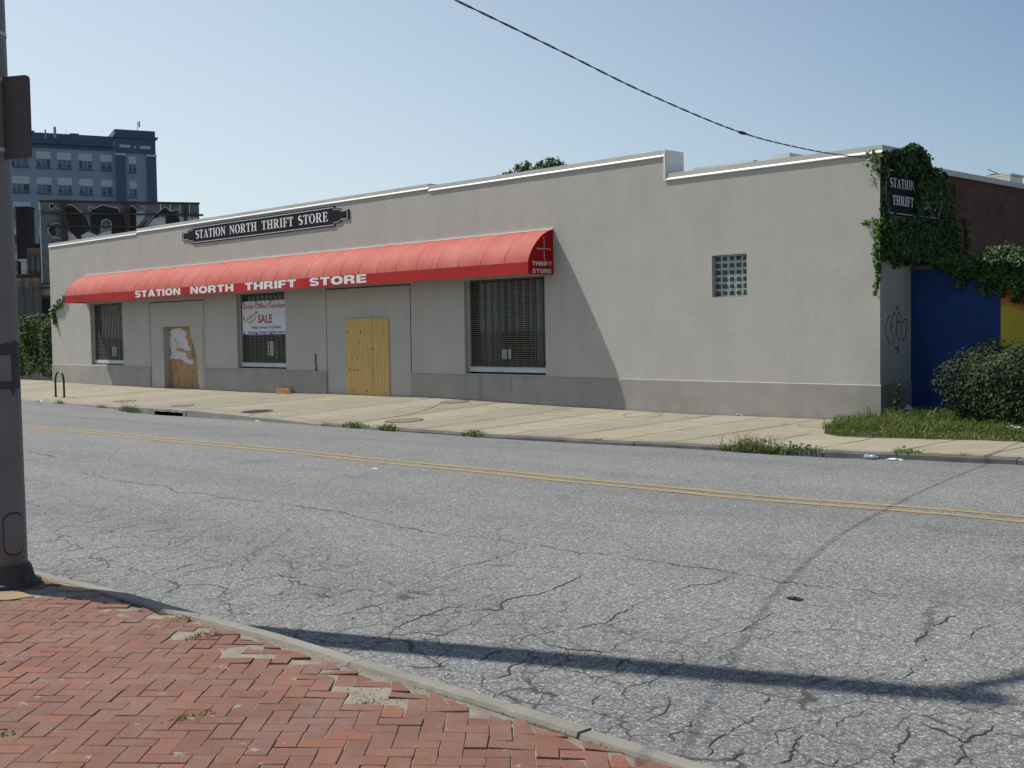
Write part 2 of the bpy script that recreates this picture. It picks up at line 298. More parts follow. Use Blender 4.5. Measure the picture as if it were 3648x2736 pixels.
MT['bannerred'] = mat('banner_red', (0.40, 0.012, 0.035), None, 3, 0.6)
MT['bannerblue'] = mat('banner_blue', (0.02, 0.035, 0.17), None, 3, 0.6)
MT['bannergold'] = mat('banner_gold', (0.52, 0.31, 0.02), None, 3, 0.6)
MT['paper'] = mat('white_paper', (0.62, 0.70, 0.74), (0.54, 0.62, 0.66), 6, 0.7)
MT['tag'] = mat('spray_tag', (0.012, 0.011, 0.016), None, 4, 0.7)
MT['chalktag'] = mat('purple_chalk', (0.155, 0.115, 0.135), (0.24, 0.20, 0.18), 20, 0.9)
MT['tan'] = concrete('tan_concrete', (0.34, 0.245, 0.125), (0.22, 0.16, 0.085))
MT['trash'] = mat('pale_plastic', (0.55, 0.62, 0.66), (0.42, 0.48, 0.52), 9, 0.35)
MT['litterwhite'] = mat('white_litter', (0.75, 0.76, 0.77), (0.6, 0.61, 0.63), 20, 0.6)
MT['bluecap'] = mat('blue_cap', (0.02, 0.06, 0.3), None, 5, 0.4)
MT['bottle'] = mat('clear_bottle', (0.26, 0.29, 0.31), (0.2, 0.22, 0.24), 12, 0.15)
MT['cardboard'] = mat('tan_block', (0.40, 0.22, 0.085), (0.30, 0.16, 0.06), 9, 0.9)
def canopy_mat():
    m, n, l, b = newmat('faded_awning_fabric')
    t = noise(n, l, 0.9, 5, 0.65); r = ramp(n, [(0.30, (0.425, 0.092, 0.070)), (0.70, (0.455, 0.140, 0.115))]); l.new(t.outputs['Fac'], r.inputs[0])
    t2 = noise(n, l, 2.2, 5, 0.7, stretch=(2.5, 0.6, 0.6)); r2 = ramp(n, [(0.3, 0.80), (0.7, 1.10)]); l.new(t2.outputs['Fac'], r2.inputs[0])
    l.new(mixc(n, l, 1, r.outputs[0], r2.outputs[0], 'MULTIPLY'), b.inputs['Base Color'])
    b.inputs['Roughness'].default_value = 0.6; b.inputs['Specular IOR Level'].default_value = 0.10
    tb = noise(n, l, 5, 3, 0.5); bump(n, l, b, tb.outputs['Fac'], 0.12, 0.02)
    return m
MT['canopy'] = canopy_mat()
def paverbrick():
    m, n, l, b = newmat('paving_brick')
    g = n.new('ShaderNodeNewGeometry')
    r = ramp(n, [(0.0, (0.150, 0.064, 0.042)), (0.3, (0.182, 0.076, 0.048)), (0.55, (0.165, 0.078, 0.055)), (0.8, (0.215, 0.083, 0.045)), (1.0, (0.150, 0.074, 0.055))])
    l.new(g.outputs['Random Per Island'], r.inputs[0])
    t = noise(n, l, 55, 5, 0.75); r2 = ramp(n, [(0.28, 0.55), (0.42, 0.95), (0.8, 1.18)]); l.new(t.outputs['Fac'], r2.inputs[0])
    c = mixc(n, l, 1, r.outputs[0], r2.outputs[0], 'MULTIPLY')
    t2 = noise(n, l, 2.6, 6, 0.7); r3 = ramp(n, [(0.47, 0.0), (0.72, 0.65)]); l.new(t2.outputs['Fac'], r3.inputs[0])
    c = mixc(n, l, r3.outputs[0], c, (0.205, 0.135, 0.105))                     # sandy film worn into the paving
    tk = noise(n, l, 120, 2, 0.5); rk2 = ramp(n, [(0.30, 0.35), (0.36, 1.0)]); l.new(tk.outputs['Fac'], rk2.inputs[0]); c = mixc(n, l, 1, c, rk2.outputs[0], 'MULTIPLY')
    t3 = noise(n, l, 11, 5, 0.7); r4 = ramp(n, [(0.64, 0.0), (0.70, 0.75)]); l.new(t3.outputs['Fac'], r4.inputs[0])
    c = mixc(n, l, r4.outputs[0], c, (0.33, 0.29, 0.24))
    l.new(c, b.inputs['Base Color']); b.inputs['Roughness'].default_value = 0.85
    bump(n, l, b, t.outputs['Fac'], 0.5, 0.004)
    return m
MT['paver'] = paverbrick()

# ------------------------------------------------------------------ mesh helpers
class MB:
    def __init__(s): s.v = []; s.f = []
    def poly(s, pts):
        i = len(s.v); s.v += [tuple(float(c) for c in p) for p in pts]; s.f.append(list(range(i, i + len(pts)))); return s
    def box(s, a, b, top=None):
        x0, y0, z0 = a; x1, y1, z1 = b
        i = len(s.v)
        s.v += [(x0, y0, z0), (x1, y0, z0), (x1, y1, z0), (x0, y1, z0), (x0, y0, z1), (x1, y0, z1), (x1, y1, z1), (x0, y1, z1)]
        s.f += [[i + k for k in q] for q in ((0, 3, 2, 1), (4, 5, 6, 7), (0, 1, 5, 4), (1, 2, 6, 5), (2, 3, 7, 6), (3, 0, 4, 7))]
        return s
    def obox(s, o, ax, ay, az):
        """box from corner o along three edge vectors"""
        o, ax, ay, az = (np.array(t, float) for t in (o, ax, ay, az)); i = len(s.v)
        for p in (o, o + ax, o + ax + ay, o + ay): s.v.append(tuple(p))
        for p in (o, o + ax, o + ax + ay, o + ay): s.v.append(tuple(p + az))
        s.f += [[i + k for k in q] for q in ((0, 3, 2, 1), (4, 5, 6, 7), (0, 1, 5, 4), (1, 2, 6, 5), (2, 3, 7, 6), (3, 0, 4, 7))]
        return s
    def prism(s, loop, d):
        """closed loop of 3-D points swept by vector d, capped"""
        n = len(loop); i = len(s.v); d = np.array(d, float)
        s.v += [tuple(map(float, p)) for p in loop] + [tuple(np.array(p, float) + d) for p in loop]
        s.f.append([i + k for k in range(n)][::-1]); s.f.append([i + n + k for k in range(n)])
        for k in range(n): s.f.append([i + k, i + (k + 1) % n, i + n + (k + 1) % n, i + n + k])
        return s
    def tube(s, pts, rad, seg=8, caps=True):
        pts = [np.array(p, float) for p in pts]; n = len(pts)
        rads = rad if hasattr(rad, '__len__') else [rad] * n
        prev = None; i0 = len(s.v)
        for k, p in enumerate(pts):
            t = pts[min(k + 1, n - 1)] - pts[max(k - 1, 0)]; t = t / (np.linalg.norm(t) + 1e-9)
            if prev is None:
                a = np.cross(t, (0, 0, 1)); a = a if np.linalg.norm(a) > 0.05 else np.cross(t, (1, 0, 0))
            else: a = prev - t * (prev @ t)
            a = a / np.linalg.norm(a); prev = a; b = np.cross(t, a)
            for j in range(seg):
                th = 2 * math.pi * j / seg; s.v.append(tuple(p + rads[k] * (a * math.cos(th) + b * math.sin(th))))
        for k in range(n - 1):
            for j in range(seg):
                a0 = i0 + k * seg + j; a1 = i0 + k * seg + (j + 1) % seg
                s.f.append([a0, a1, a1 + seg, a0 + seg])
        if caps:
            s.f.append([i0 + j for j in range(seg)][::-1]); s.f.append([i0 + (n - 1) * seg + j for j in range(seg)])
        return s
    def lathe(s, c, prof, seg=20):
        pts = [(c[0], c[1], c[2] + z) for r, z in prof]
        return s.tube(pts, [r for r, z in prof], seg)
    def add(s, other): i = len(s.v); s.v += other.v; s.f += [[i + k for k in q] for q in other.f]; return s
def link(name, v, f, m, parent=None, smooth=False):
    me = bpy.data.meshes.new(name); off = Vector((0, 0, 0))
    if parent is not None:
        p = parent
        while p is not None: off = off + p.location; p = p.parent
    me.from_pydata([(a - off.x, b - off.y, c - off.z) for a, b, c in v], [], f)
    me.materials.append(MT[m] if isinstance(m, str) else m); me.validate(); me.update()
    if smooth:
        for p in me.polygons: p.use_smooth = True
    o = bpy.data.objects.new(name, me); C.objects.link(o)
    if parent is not None: o.parent = parent
    return o
def part(name, mb, m, parent=None, smooth=False): return link(name, mb.v, mb.f, m, parent, smooth)
def thing(name, label, cat, loc=(0, 0, 0), group=None):
    o = bpy.data.objects.new(name, None); C.objects.link(o); o.location = loc
    return tag(o, label, cat, group)
def tag(o, label, cat, group=None):
    o['label'] = label; o['category'] = cat
    if group: o['group'] = group
    return o
def struct(name, mb, m, smooth=False, kind='structure'):
    o = part(name, mb, m, None, smooth); o['kind'] = kind; return o
def bevel(o, w, seg=2):
    b = o.modifiers.new('bevel', 'BEVEL'); b.width = w; b.segments = seg; b.limit_method = 'ANGLE'; b.angle_limit = R_(40); return o

# ------------------------------------------------------------------ street levels
def lerp(tab, x):
    if x <= tab[0][0]: return tab[0][1]
    for (a, za), (b, zb) in zip(tab, tab[1:]):
        if x <= b: t = (x - a) / (b - a); t = t * t * (3 - 2 * t); return za + (zb - za) * t
    return tab[-1][1]
KT = [(-70, -.27), (-31, -.22), (-28.2, -.165), (-26.4, -.155), (-22.9, -.18), (-19.8, -.225), (-16.2, -.19), (-13.2, -.14), (-10.8, -.08), (-9.2, -.07), (-8.3, -.03), (-6.7, .02), (-5.8, .04), (0, .10), (30, .2)]
GT = [(-70, -.30), (-37, -.235), (-31, -.275), (-28.2, -.345), (-26.1, -.325), (-22.8, -.285), (-18.5, -.262), (-16.1, -.245), (-8.9, -.135), (-6.7, -.06), (-5.8, -.035), (0, .02), (30, .12)]
CT = [(-70, -.26), (-25, -.175), (-20.8, -.125), (-13.7, -.065), (-9.5, -.03), (-7.3, -.005), (-4, .065), (0, .1), (30, .2)]
BT = [(-70, -.16), (-45.7, -.055), (-40.6, -.078), (-36.6, -.088), (-33.9, -.07), (-31, -.07), (-26.2, .0), (-24.3, .005), (-22.8, .027), (-21.1, .012), (-19, -.016), (-17.6, -.03), (-14.6, -.05), (-11.9, -.025), (-10.5, .0), (-5, .08), (30, .2)]
NEARY, KY, FY = 3.62, 14.4, 19.2
KNT = [(-14, 3.47), (-9, 3.54), (-7.3, 3.675), (-5.5, 3.77), (-3.5, 3.81), (0, 3.86), (6, 3.92)]
KW = .112
def ky(x): return lerp(KNT, x)
def near_gutter(x): return -0.19 + 0.004 * (x + 5)
def road_z(x, y):
    if y < 9.8:
        t = max(0, (y - NEARY) / (9.8 - NEARY)); a = near_gutter(x)
        return a + (lerp(CT, x) - a) * math.sin(min(1, t) * math.pi / 2)
    t = min(1, (y - 9.8) / (KY - 9.8)); a = lerp(CT, x); return a + (lerp(GT, x) - a) * (1 - math.cos(t * math.pi / 2)) 
def walk_z(x, y):
    t = min(1, max(0, (y - KY) / (FY - KY))); return lerp(KT, x) * (1 - t) + lerp(BT, x) * t
def near_z(x, y): return -0.06 + 0.028 * max(0, 3.65 - y)
def road_hit(px, py):
    z = -0.1
    for _ in range(12):
        p = on_z(px, py, z); z = road_z(p[0], p[1])
    return p
def walk_hit(px, py):
    z = -0.1
    for _ in range(14):
        p = on_z(px, py, z); z = walk_z(p[0], p[1])
    return p
def sheet(xs, ys, fz):
    m = MB(); nx = len(xs)
    m.v = [(x, y, fz(x, y)) for y in ys for x in xs]
    m.f = [[j * nx + i, j * nx + i + 1, (j + 1) * nx + i + 1, (j + 1) * nx + i] for j in range(len(ys) - 1) for i in range(nx - 1)]
    return m
XS = list(np.arange(-70, -45, 2.5)) + list(np.arange(-45, 4, 0.6)) + list(np.arange(4, 31, 3))
struct('ground', MB().poly([(-2500, -2500, -1.2), (2500, -2500, -1.2), (2500, 2500, -1.2), (-2500, 2500, -1.2)]), 'ground')
XR = [-400] + XS + [400]
struct('road', sheet(XR, list(np.linspace(NEARY - .35, 9.8, 12)) + list(np.linspace(10.2, KY + .1, 10)), road_z), 'asphalt', True)
struct('sidewalk', sheet(XR, list(np.linspace(KY + .14, FY + 2.2, 16)), walk_z), 'sidewalk', True)
# sidewalk joints, pressed into the slabs
jm = MB(); rj = random.Random(3)
def strip(mb, pts, w, fz, dz=0.004):
    pts = [np.array(p[:2], float) for p in pts]
    L, Rr = [], []
    for k, p in enumerate(pts):
        t = pts[min(k + 1, len(pts) - 1)] - pts[max(k - 1, 0)]; t = t / (np.linalg.norm(t) + 1e-9); nn = np.array([-t[1], t[0]])
        ww = (w[k] if hasattr(w, '__len__') else w) / 2
        L.append(p + nn * ww); Rr.append(p - nn * ww)
    i = len(mb.v); n = len(pts)
    mb.v += [(q[0], q[1], fz(q[0], q[1]) + dz) for q in L] + [(q[0], q[1], fz(q[0], q[1]) + dz) for q in Rr]
    mb.f += [[i + k, i + n + k, i + n + k + 1, i + k + 1] for k in range(n - 1)]
x = -56.0; kx = 0
while x < 4:
    y1 = FY - .02 if x < -10.6 else 16.55
    n = 10
    strip(jm, [(x + rj.uniform(-.012, .012), KY + .16 + (y1 - KY - .16) * k / n) for k in range(n + 1)], [rj.uniform(.010, .026) for _ in range(n + 1)], walk_z)
    if kx % 3 == 1 and x < -11: strip(jm, [(x + .02, 17.6), (x + .6, 17.6), (x + 1.2, 17.61)], .010, walk_z)
    x += 1.24; kx += 1
strip(jm, [(xx, KY + .32 + rj.uniform(-.008, .008)) for xx in np.arange(-56, 4, .5)], [rj.uniform(.006, .016) for _ in np.arange(-56, 4, .5)], walk_z)
strip(jm, [(xx, FY - .035 + rj.uniform(-.01, .01)) for xx in np.arange(-45.6, -10.4, .4)], [rj.uniform(.02, .05) for _ in np.arange(-45.6, -10.4, .4)], walk_z)
# the curved joint in front of the middle of the store
strip(jm, [walk_hit(1200 + .452 * a, 1300 + .452 * b) for a, b in ((860, 293), (800, 312), (745, 340), (690, 358), (600, 385), (500, 402), (420, 415), (330, 428), (220, 442))], .03, walk_z)
struct('sidewalk_joints', jm, 'joint')
cm = MB()
for pts in (((485, 290), (520, 270), (640, 262), (760, 268), (790, 275), (770, 290), (700, 303), (600, 306), (520, 300), (485, 290)),
            ((975, 295), (1000, 308), (1100, 305), (1170, 296)), ((1860, 365), (1900, 358), (2060, 355), (2150, 360)), ((1860, 368), (1920, 378), (2080, 384)), ((1740, 360), (1760, 352), (1800, 358), (1765, 366), (1740, 360))):
    strip(cm, [walk_hit(2000 + .452 * a, 1350 + .452 * b) for a, b in pts], .028, walk_z, .005)
for pts in (((1230, 333), (1290, 342), (1380, 340), (1450, 348), (1500, 342), (1520, 352)), ((1700, 352), (1760, 350), (1800, 360), (1860, 362))):
    strip(cm, [walk_hit(1200 + .452 * a, 1300 + .452 * b) for a, b in pts], .03, walk_z, .005)
struct('pavement_chalk_marks', cm, 'chalktag')
# far kerb: stones end to end, with the drain gap left open
INLET = (-28.02, -26.55)
ks, rk = [], random.Random(5)
def kerb_run(x0, x1, name, m, lengths):
    mb = MB(); x = x0
    while x < x1 - .01:
        L = min(rk.uniform(*lengths), x1 - x)
        if x1 - (x + L) < .4: L = x1 - x
        n = max(2, int(L / .35)); xs_ = np.linspace(x + .006, x + L - .006, n + 1); jy = rk.uniform(-.012, .012); jz = rk.uniform(-.008, .008)
        i = len(mb.v)
        for q in xs_:
            w = rk.uniform(-.006, .006); zt = lerp(KT, q) + jz + .004
            mb.v += [(q, KY - .02 + jy + w, lerp(GT, q) - .15), (q, KY - .005 + jy + w, zt - .022), (q, KY + .022 + jy, zt), (q, KY + .155, zt + .002), (q, KY + .155, lerp(GT, q) - .15)]
        for k in range(n):
            a = i + k * 5
            for j in range(4): mb.f.append([a + j, a + 5 + j, a + 6 + j, a + 1 + j])
        mb.f.append([i, i + 1, i + 2, i + 3, i + 4]); e = i + n * 5; mb.f.append([e + 4, e + 3, e + 2, e + 1, e])
        x += L
    return struct(name, mb, m)
kerb_run(-70, INLET[0] - .16, 'kerb', 'kerb', (2.0, 3.0))
kerb_run(INLET[1] + .16, -20.6, 'kerb', 'kerb', (2.2, 3.2))
kerb_run(-20.6, 30, 'kerb', 'granite', (1.9, 3.4))
# near kerb
def near_kerb():
    mb = MB(); x = -12.0; rn = random.Random(11)
    while x < 6:
        L = rn.uniform(1.8, 2.6)
        if x < -3.42 < x + L: L = -3.42 - x
        elif abs(x + 3.42) < .01: L = 2.2
        n = 25; i = len(mb.v); jz = rn.uniform(-.004, .006)
        for q in np.linspace(x + .005, x + L - .005, n):
            w = rn.uniform(-.005, .005); Y = ky(q); z = near_z(q, 3.65) + jz
            e = .03 * max(0, rn.random() - .93); mb.v += [(q, Y, near_gutter(q) - .15), (q, Y - .003 - e, z - .018), (q, Y - .016 - e, z + .004), (q, Y - KW + .012 + w, z + .006), (q, Y - KW + .002 + w, z - .014), (q, Y - KW, z - .16)]
        for k in range(n - 1):
            a = i + k * 6
            for j in range(5): mb.f.append([a + j, a + j + 1, a + 7 + j, a + 6 + j])
        mb.f.append([i + k for k in range(6)][::-1]); mb.f.append([i + (n - 1) * 6 + k for k in range(6)])
        x += L
    return struct('kerb', mb, 'kerb')
near_kerb()
# double yellow line following the crown
ym = MB(); xs_ = list(np.arange(-70, 20, .5))
for yy in (9.72, 9.98):
    strip(ym, [(q, yy + .015 * math.sin(q * .31)) for q in xs_], [.105 + .012 * math.sin(q * 3.1) for q in xs_], road_z, .004)
struct('yellow_centre_line', ym, 'yellowline')
# cracks in the asphalt
CRK = []
c4 = lambda pts: [(1700 + .504 * a, 1900 + .504 * b) for a, b in pts]
c5 = lambda pts: [(2648 + .504 * a, 1900 + .504 * b) for a, b in pts]
c3 = lambda pts: [(800 + .452 * a, 2000 + .452 * b) for a, b in pts]
c1 = lambda pts: [(.3617 * a, 1300 + .3617 * b) for a, b in pts]
CRK += [(c1([(360, 1010), (560, 1022), (700, 1050), (900, 1085), (1070, 1125), (1200, 1140), (1350, 1170), (1430, 1180), (1630, 1200), (1740, 1262), (1860, 1265), (2020, 1268), (2180, 1300)]) + [(1204, 1822), (1435, 1880), (1600, 1905)] + c4([(0, 20), (130, 45), (280, 65), (450, 85), (640, 122), (720, 140), (860, 145), (1040, 162), (1160, 185), (1400, 215), (1470, 232), (1620, 245), (1780, 270)]) + c5([(0, 285), (120, 312), (230, 335), (440, 348), (600, 380), (850, 408), (960, 432), (1110, 438), (1280, 470), (1400, 490), (1530, 545), (1650, 570), (1780, 572), (1984, 578)]), 1.0),
 (c4([(340, 85), (260, 130), (150, 165), (70, 200)]) + c3([(2060, 0), (1890, 30), (1720, 90), (1560, 130), (1370, 185), (1240, 220), (1190, 245), (1110, 230), (1010, 230), (900, 270), (780, 290), (690, 305), (640, 290), (540, 275)]), 1.0),
 (c4([(780, 280), (690, 320), (640, 355), (560, 395), (490, 420), (440, 437), (330, 445), (210, 480), (150, 540)]) + c3([(1760, 370), (1560, 440), (1420, 490), (1300, 560), (1170, 610)]), 1.1),
 (c4([(1840, 285), (1680, 350), (1500, 365), (1390, 400), (1280, 415), (1230, 440), (1150, 510), (1010, 570), (890, 635), (700, 680), (500, 705), (400, 720), (230, 820), (100, 845), (0, 890)]), .9),
 (c4([(1984, 630), (1750, 710), (1600, 780), (1430, 840), (1380, 825), (1200, 870), (1090, 850), (1060, 830), (900, 850), (800, 835), (680, 825), (500, 770)]), 1.0),
 (c4([(1090, 870), (960, 950), (980, 980), (900, 1010), (800, 1085)]), 1.0), (c4([(1430, 840), (1455, 930), (1360, 940), (1250, 990), (1195, 1050), (1180, 1110)]), 1.1),
 (c4([(1455, 930), (1560, 970), (1640, 1010), (1720, 1070)]), .7), (c4([(1360, 1150), (1340, 1220), (1280, 1280), (1190, 1330), (1050, 1425)]), 1.2),
 (c4([(1984, 1300), (1850, 1360), (1720, 1420), (1650, 1480), (1665, 1550), (1590, 1590)]), 1.2), (c4([(1530, 1310), (1430, 1385), (1370, 1440), (1380, 1500)]), 1.0),
 (c4([(400, 720), (370, 680), (250, 635)]), .8), (c4([(640, 835), (500, 885), (505, 940)]), .9), (c4([(330, 880), (250, 945), (210, 1000), (90, 1030)]), 1.0),
 (c4([(1000, 1260), (940, 1280), (870, 1315)]), .9), (c4([(1350, 1230), (1220, 1215)]), .9), (c4([(410, 1090), (380, 1140), (250, 1170)]), .7), (c4([(890, 1130), (820, 1165), (850, 1220)]), .7),
 (c5([(0, 1100), (190, 1155), (320, 1140), (420, 1105), (600, 1100), (690, 1050), (850, 1025), (980, 1010), (1120, 1020), (1170, 990), (1210, 940), (1290, 900), (1300, 850)]), 1.3),
 (c5([(1220, 800), (1250, 755), (1350, 700), (1360, 650), (1460, 630), (1465, 595), (1540, 570)]), 1.0), (c5([(190, 1155), (130, 1215), (80, 1260)]), 1.2), (c5([(1160, 1070), (1090, 1140), (1050, 1200)]), .9),
 (c5([(1170, 1360), (1130, 1390), (1140, 1440), (1060, 1560), (1030, 1640)]), 1.1), (c5([(1170, 1360), (1260, 1355), (1370, 1390), (1420, 1415), (1540, 1480), (1580, 1480), (1640, 1430), (1760, 1370), (1830, 1350)]), 1.2),
 (c5([(1580, 1480), (1570, 1530), (1480, 1650)]), 1.1), (c5([(460, 1420), (340, 1490), (300, 1560), (190, 1650)]), 1.2), (c5([(900, 1250), (760, 1290), (650, 1330), (620, 1400)]), 1.1),
 (c5([(700, 1570), (590, 1659)]), 1.2), (c5([(760, 1530), (920, 1530), (1050, 1550)]), .8), (c5([(1740, 640), (1640, 710), (1550, 775), (1450, 800)]), .8), (c5([(280, 560), (190, 575), (100, 610), (40, 650)]), .7), (c5([(560, 1320), (450, 1350)]), .9), (c5([(30, 1350), (110, 1300), (200, 1290)]), .8),
 (c1([(1800, 1420), (1560, 1480), (1250, 1565), (1070, 1590)]), .9), (c1([(1000, 1525), (700, 1590), (420, 1590)]), .8), (c1([(175, 838), (400, 875), (555, 907), (290, 940), (178, 955)]), 1.6), (c1([(178, 937), (285, 917)]), 2.0),
 (c3([(0, 310), (90, 290), (160, 280)]), .9), (c3([(340, 375), (420, 395), (500, 340), (600, 350)]), .9), (c3([(650, 600), (760, 575), (900, 540), (1000, 500)]), .8), (c3([(640, 430), (740, 380), (900, 330)]), .8), (c3([(390, 95), (500, 120), (620, 130)]), .7),
 (c3([(850, 460), (1010, 465), (1040, 410)]), .8), (c3([(2212, 330), (2130, 390), (2000, 470), (1850, 520), (1700, 580), (1450, 560)]), .9), (c3([(2212, 705), (2110, 715), (1980, 790)]), 1.1), (c3([(1830, 830), (1740, 890), (1690, 940)]), 1.3), (c3([(1790, 760), (1660, 830), (1400, 830)]), .8)]
crm = MB(); rc = random.Random(21)
def crack(pts3, wscale):
    out = [pts3[0]]; o1 = o2 = 0.0
    for a, b in zip(pts3, pts3[1:]):
        L = np.linalg.norm(b - a); n = max(1, int(L / .022))
        t = (b - a) / (L + 1e-9); nn = np.array([-t[1], t[0], 0])
        for k in range(1, n + 1):
            o1 = o1 * .86 + rc.gauss(0, .0085); o2 = rc.gauss(0, .0035)
            out.append(a + (b - a) * k / n + nn * (o1 + o2))
    m = len(out); w0 = rc.uniform(.6, 1.2); ws = []; gap = 0
    for k in range(m):
        w0 = max(.25, min(1.9, w0 + rc.gauss(0, .22)))
        ws.append(max(.0012, wscale * w0 * .0068 * min(1, .2 + 5 * min(k, m - 1 - k) / m)))
    k = 0
    while k < m - 1:                                          # cracks open and close along their length
        q = min(m, k + rc.randint(8, 34))
        if q - k > 2: strip(crm, out[k:q], [w * min(1, .25 + min(u, q - k - 1 - u) * .35) for u, w in enumerate(ws[k:q])], road_z, .003)
        k = q - 1 + (rc.randint(1, 3) if rc.random() < .35 else 0)
for pts, w in CRK: crack([road_hit(*p) for p in pts], w)
# fine alligator cracking that runs along the near gutter
for k in range(22):
    x0 = rc.uniform(-11, 0); y0 = ky(x0) + .12 + abs(rc.gauss(0, .75)); th = rc.choice([0.05, .9, 1.5, 2.3]) + rc.gauss(0, .35); L = rc.uniform(.15, .7)
    pts = [np.array([x0, y0, 0])]
    for j in range(4):
        th += rc.gauss(0, .45); q = pts[-1] + np.array([math.cos(th), math.sin(th), 0]) * L / 3
        if q[1] < ky(q[0]) + .05: break
        pts.append(q)
    if len(pts) > 1: crack(pts, rc.uniform(.4, .8))
struct('road_cracks', crm, 'crack')

# ------------------------------------------------------------------ brick sidewalk in the foreground
struct('brick_sidewalk_bed', sheet(list(np.linspace(-14, 6, 110)), list(np.linspace(-6, 3.84, 60)), lambda x, y: near_z(x, y) - .0058 + .0042 * math.sin(x * 9 + math.sin(y * 5)) * math.sin(y * 7) - (.2 if y > ky(x) - .02 else 0)), 'sand', True)
def near_pavers():
    mb = MB(); rp = random.Random(4); BL, BW = .203, .1015
    ca = sa = math.sqrt(.5)
    holes = [(on_z(*p, -.05)[:2], r) for p, r in (((1290, 2475), .13), ((1370, 2490), .12), ((1200, 2450), .10), ((850, 2315), .12), ((690, 2245), .11), ((905, 2330), .08), ((1110, 2630), .05), ((440, 2540), .04), ((140, 2110), .20), ((240, 2120), .16), ((330, 2135), .14), ((60, 2125), .22))]
    W = .0
    for i in range(-130, 130):
        for j in range(-130, 130):
            m = (i - j) % 4
            if m == 0: u0, v0, lu, lv = i, j, 2, 1
            elif m == 3: u0, v0, lu, lv = i, j, 1, 2
            else: continue
            cu, cv = (u0 + lu / 2) * BW, (v0 + lv / 2) * BW
            X = -5 + cu * ca - cv * sa; Y = 1.0 + cu * sa + cv * ca
            kin = ky(X) - KW - .02
            if not (-10.5 < X < 0.5 and -.6 < Y < kin + .03): continue
            d = [(X - h[0]) ** 2 + (Y - h[1]) ** 2 < (r * rp.uniform(.62, .98)) ** 2 for h, r in holes]
            if any(d): continue
            near = min(1, max(0, 1 - (kin - Y) / .5))
            if near > .75 and rp.random() < .10: continue
            g = rp.uniform(.0008, .0026) + near * rp.uniform(0, .004)
            hu, hv = lu * BW / 2 - g, lv * BW / 2 - g; c = .0022
            an = rp.gauss(0, .009 + .05 * near ** 2); tx, ty = rp.gauss(0, .007 + .03 * near), rp.gauss(0, .007 + .03 * near); jk = rp.uniform(0, .06); dz = rp.gauss(0, .0011 + .003 * near)
            def P(u, v, z):
                u, v = u * math.cos(an) - v * math.sin(an), u * math.sin(an) + v * math.cos(an)
                xx = X + u * ca - v * sa; yy = min(Y + u * sa + v * ca, ky(xx) - KW - .012 - jk)
                return (xx, yy, near_z(xx, yy) + dz + tx * u + ty * v + z)
            k = len(mb.v); q = [rp.uniform(-.0025, .0025) for _ in range(8)]
            mb.v += [P(-hu, -hv, -.05), P(hu, -hv, -.05), P(hu, hv, -.05), P(-hu, hv, -.05)]
            mb.v += [P(-hu + q[0], -hv + q[1], -c), P(hu + q[2], -hv + q[3], -c), P(hu + q[4], hv + q[5], -c), P(-hu + q[6], hv + q[7], -c)]
            mb.v += [P(-hu + c + q[0], -hv + c + q[1], 0), P(hu - c + q[2], -hv + c + q[3], 0), P(hu - c + q[4], hv - c + q[5], 0), P(-hu + c + q[6], hv - c + q[7], 0)]
            for a in range(4):
                b = (a + 1) % 4
                mb.f += [[k + a, k + b, k + 4 + b, k + 4 + a], [k + 4 + a, k + 4 + b, k + 8 + b, k + 8 + a]]
            mb.f.append([k + 8, k + 9, k + 10, k + 11])
    return struct('brick_sidewalk', mb, 'paver')
near_pavers()
# grit and pebbles lying on the brick
gm = MB(); rg = random.Random(9)
def pebble(x, y, z, r):
    k = len(gm.v); h = r * rg.uniform(.5, .9); a0 = rg.uniform(0, 6)
    for j in range(5):
        a = a0 + j * 1.257; rr = r * rg.uniform(.7, 1.2); gm.v.append((x + rr * math.cos(a), y + rr * math.sin(a), z))
    gm.v.append((x + rg.uniform(-.3, .3) * r, y, z + h))
    for j in range(5): gm.f.append([k + j, k + (j + 1) % 5, k + 5])
for k in range(900):
    if k % 3 == 0: x, y = rg.uniform(-9.5, -1.5), rg.uniform(.9, 3.4)
    else:
        hx, hy = on_z(*rg.choice([(1290, 2475), (1370, 2490), (850, 2315), (690, 2245), (140, 2110), (300, 2130), (1100, 2560), (520, 2330)]), -.05)[:2]
        x, y = hx + rg.gauss(0, .14), min(ky(hx) - KW - .02, hy + rg.gauss(0, .09))
    pebble(x, y, near_z(x, y) - .004, rg.uniform(.002, .007))
struct('grit', gm, 'sand', kind='stuff')
# tan concrete footing slabs beside the pole
tm = MB()
for loop in (((200, 270), (270, 255), (420, 290), (560, 340), (430, 365), (300, 320)), ((430, 370), (545, 338), (670, 392), (560, 405), (400, 398)), ((0, 425), (130, 412), (235, 452), (60, 482), (0, 485))):
    pts = [on_z(.504 * a, 1900 + .504 * b, -.05) for a, b in loop]
    tm.prism([(p[0], min(p[1], ky(p[0]) - KW - .01), near_z(p[0], p[1]) - .03) for p in pts][::-1], (0, 0, .034))
struct('pole_footing_slabs', tm, 'tan')

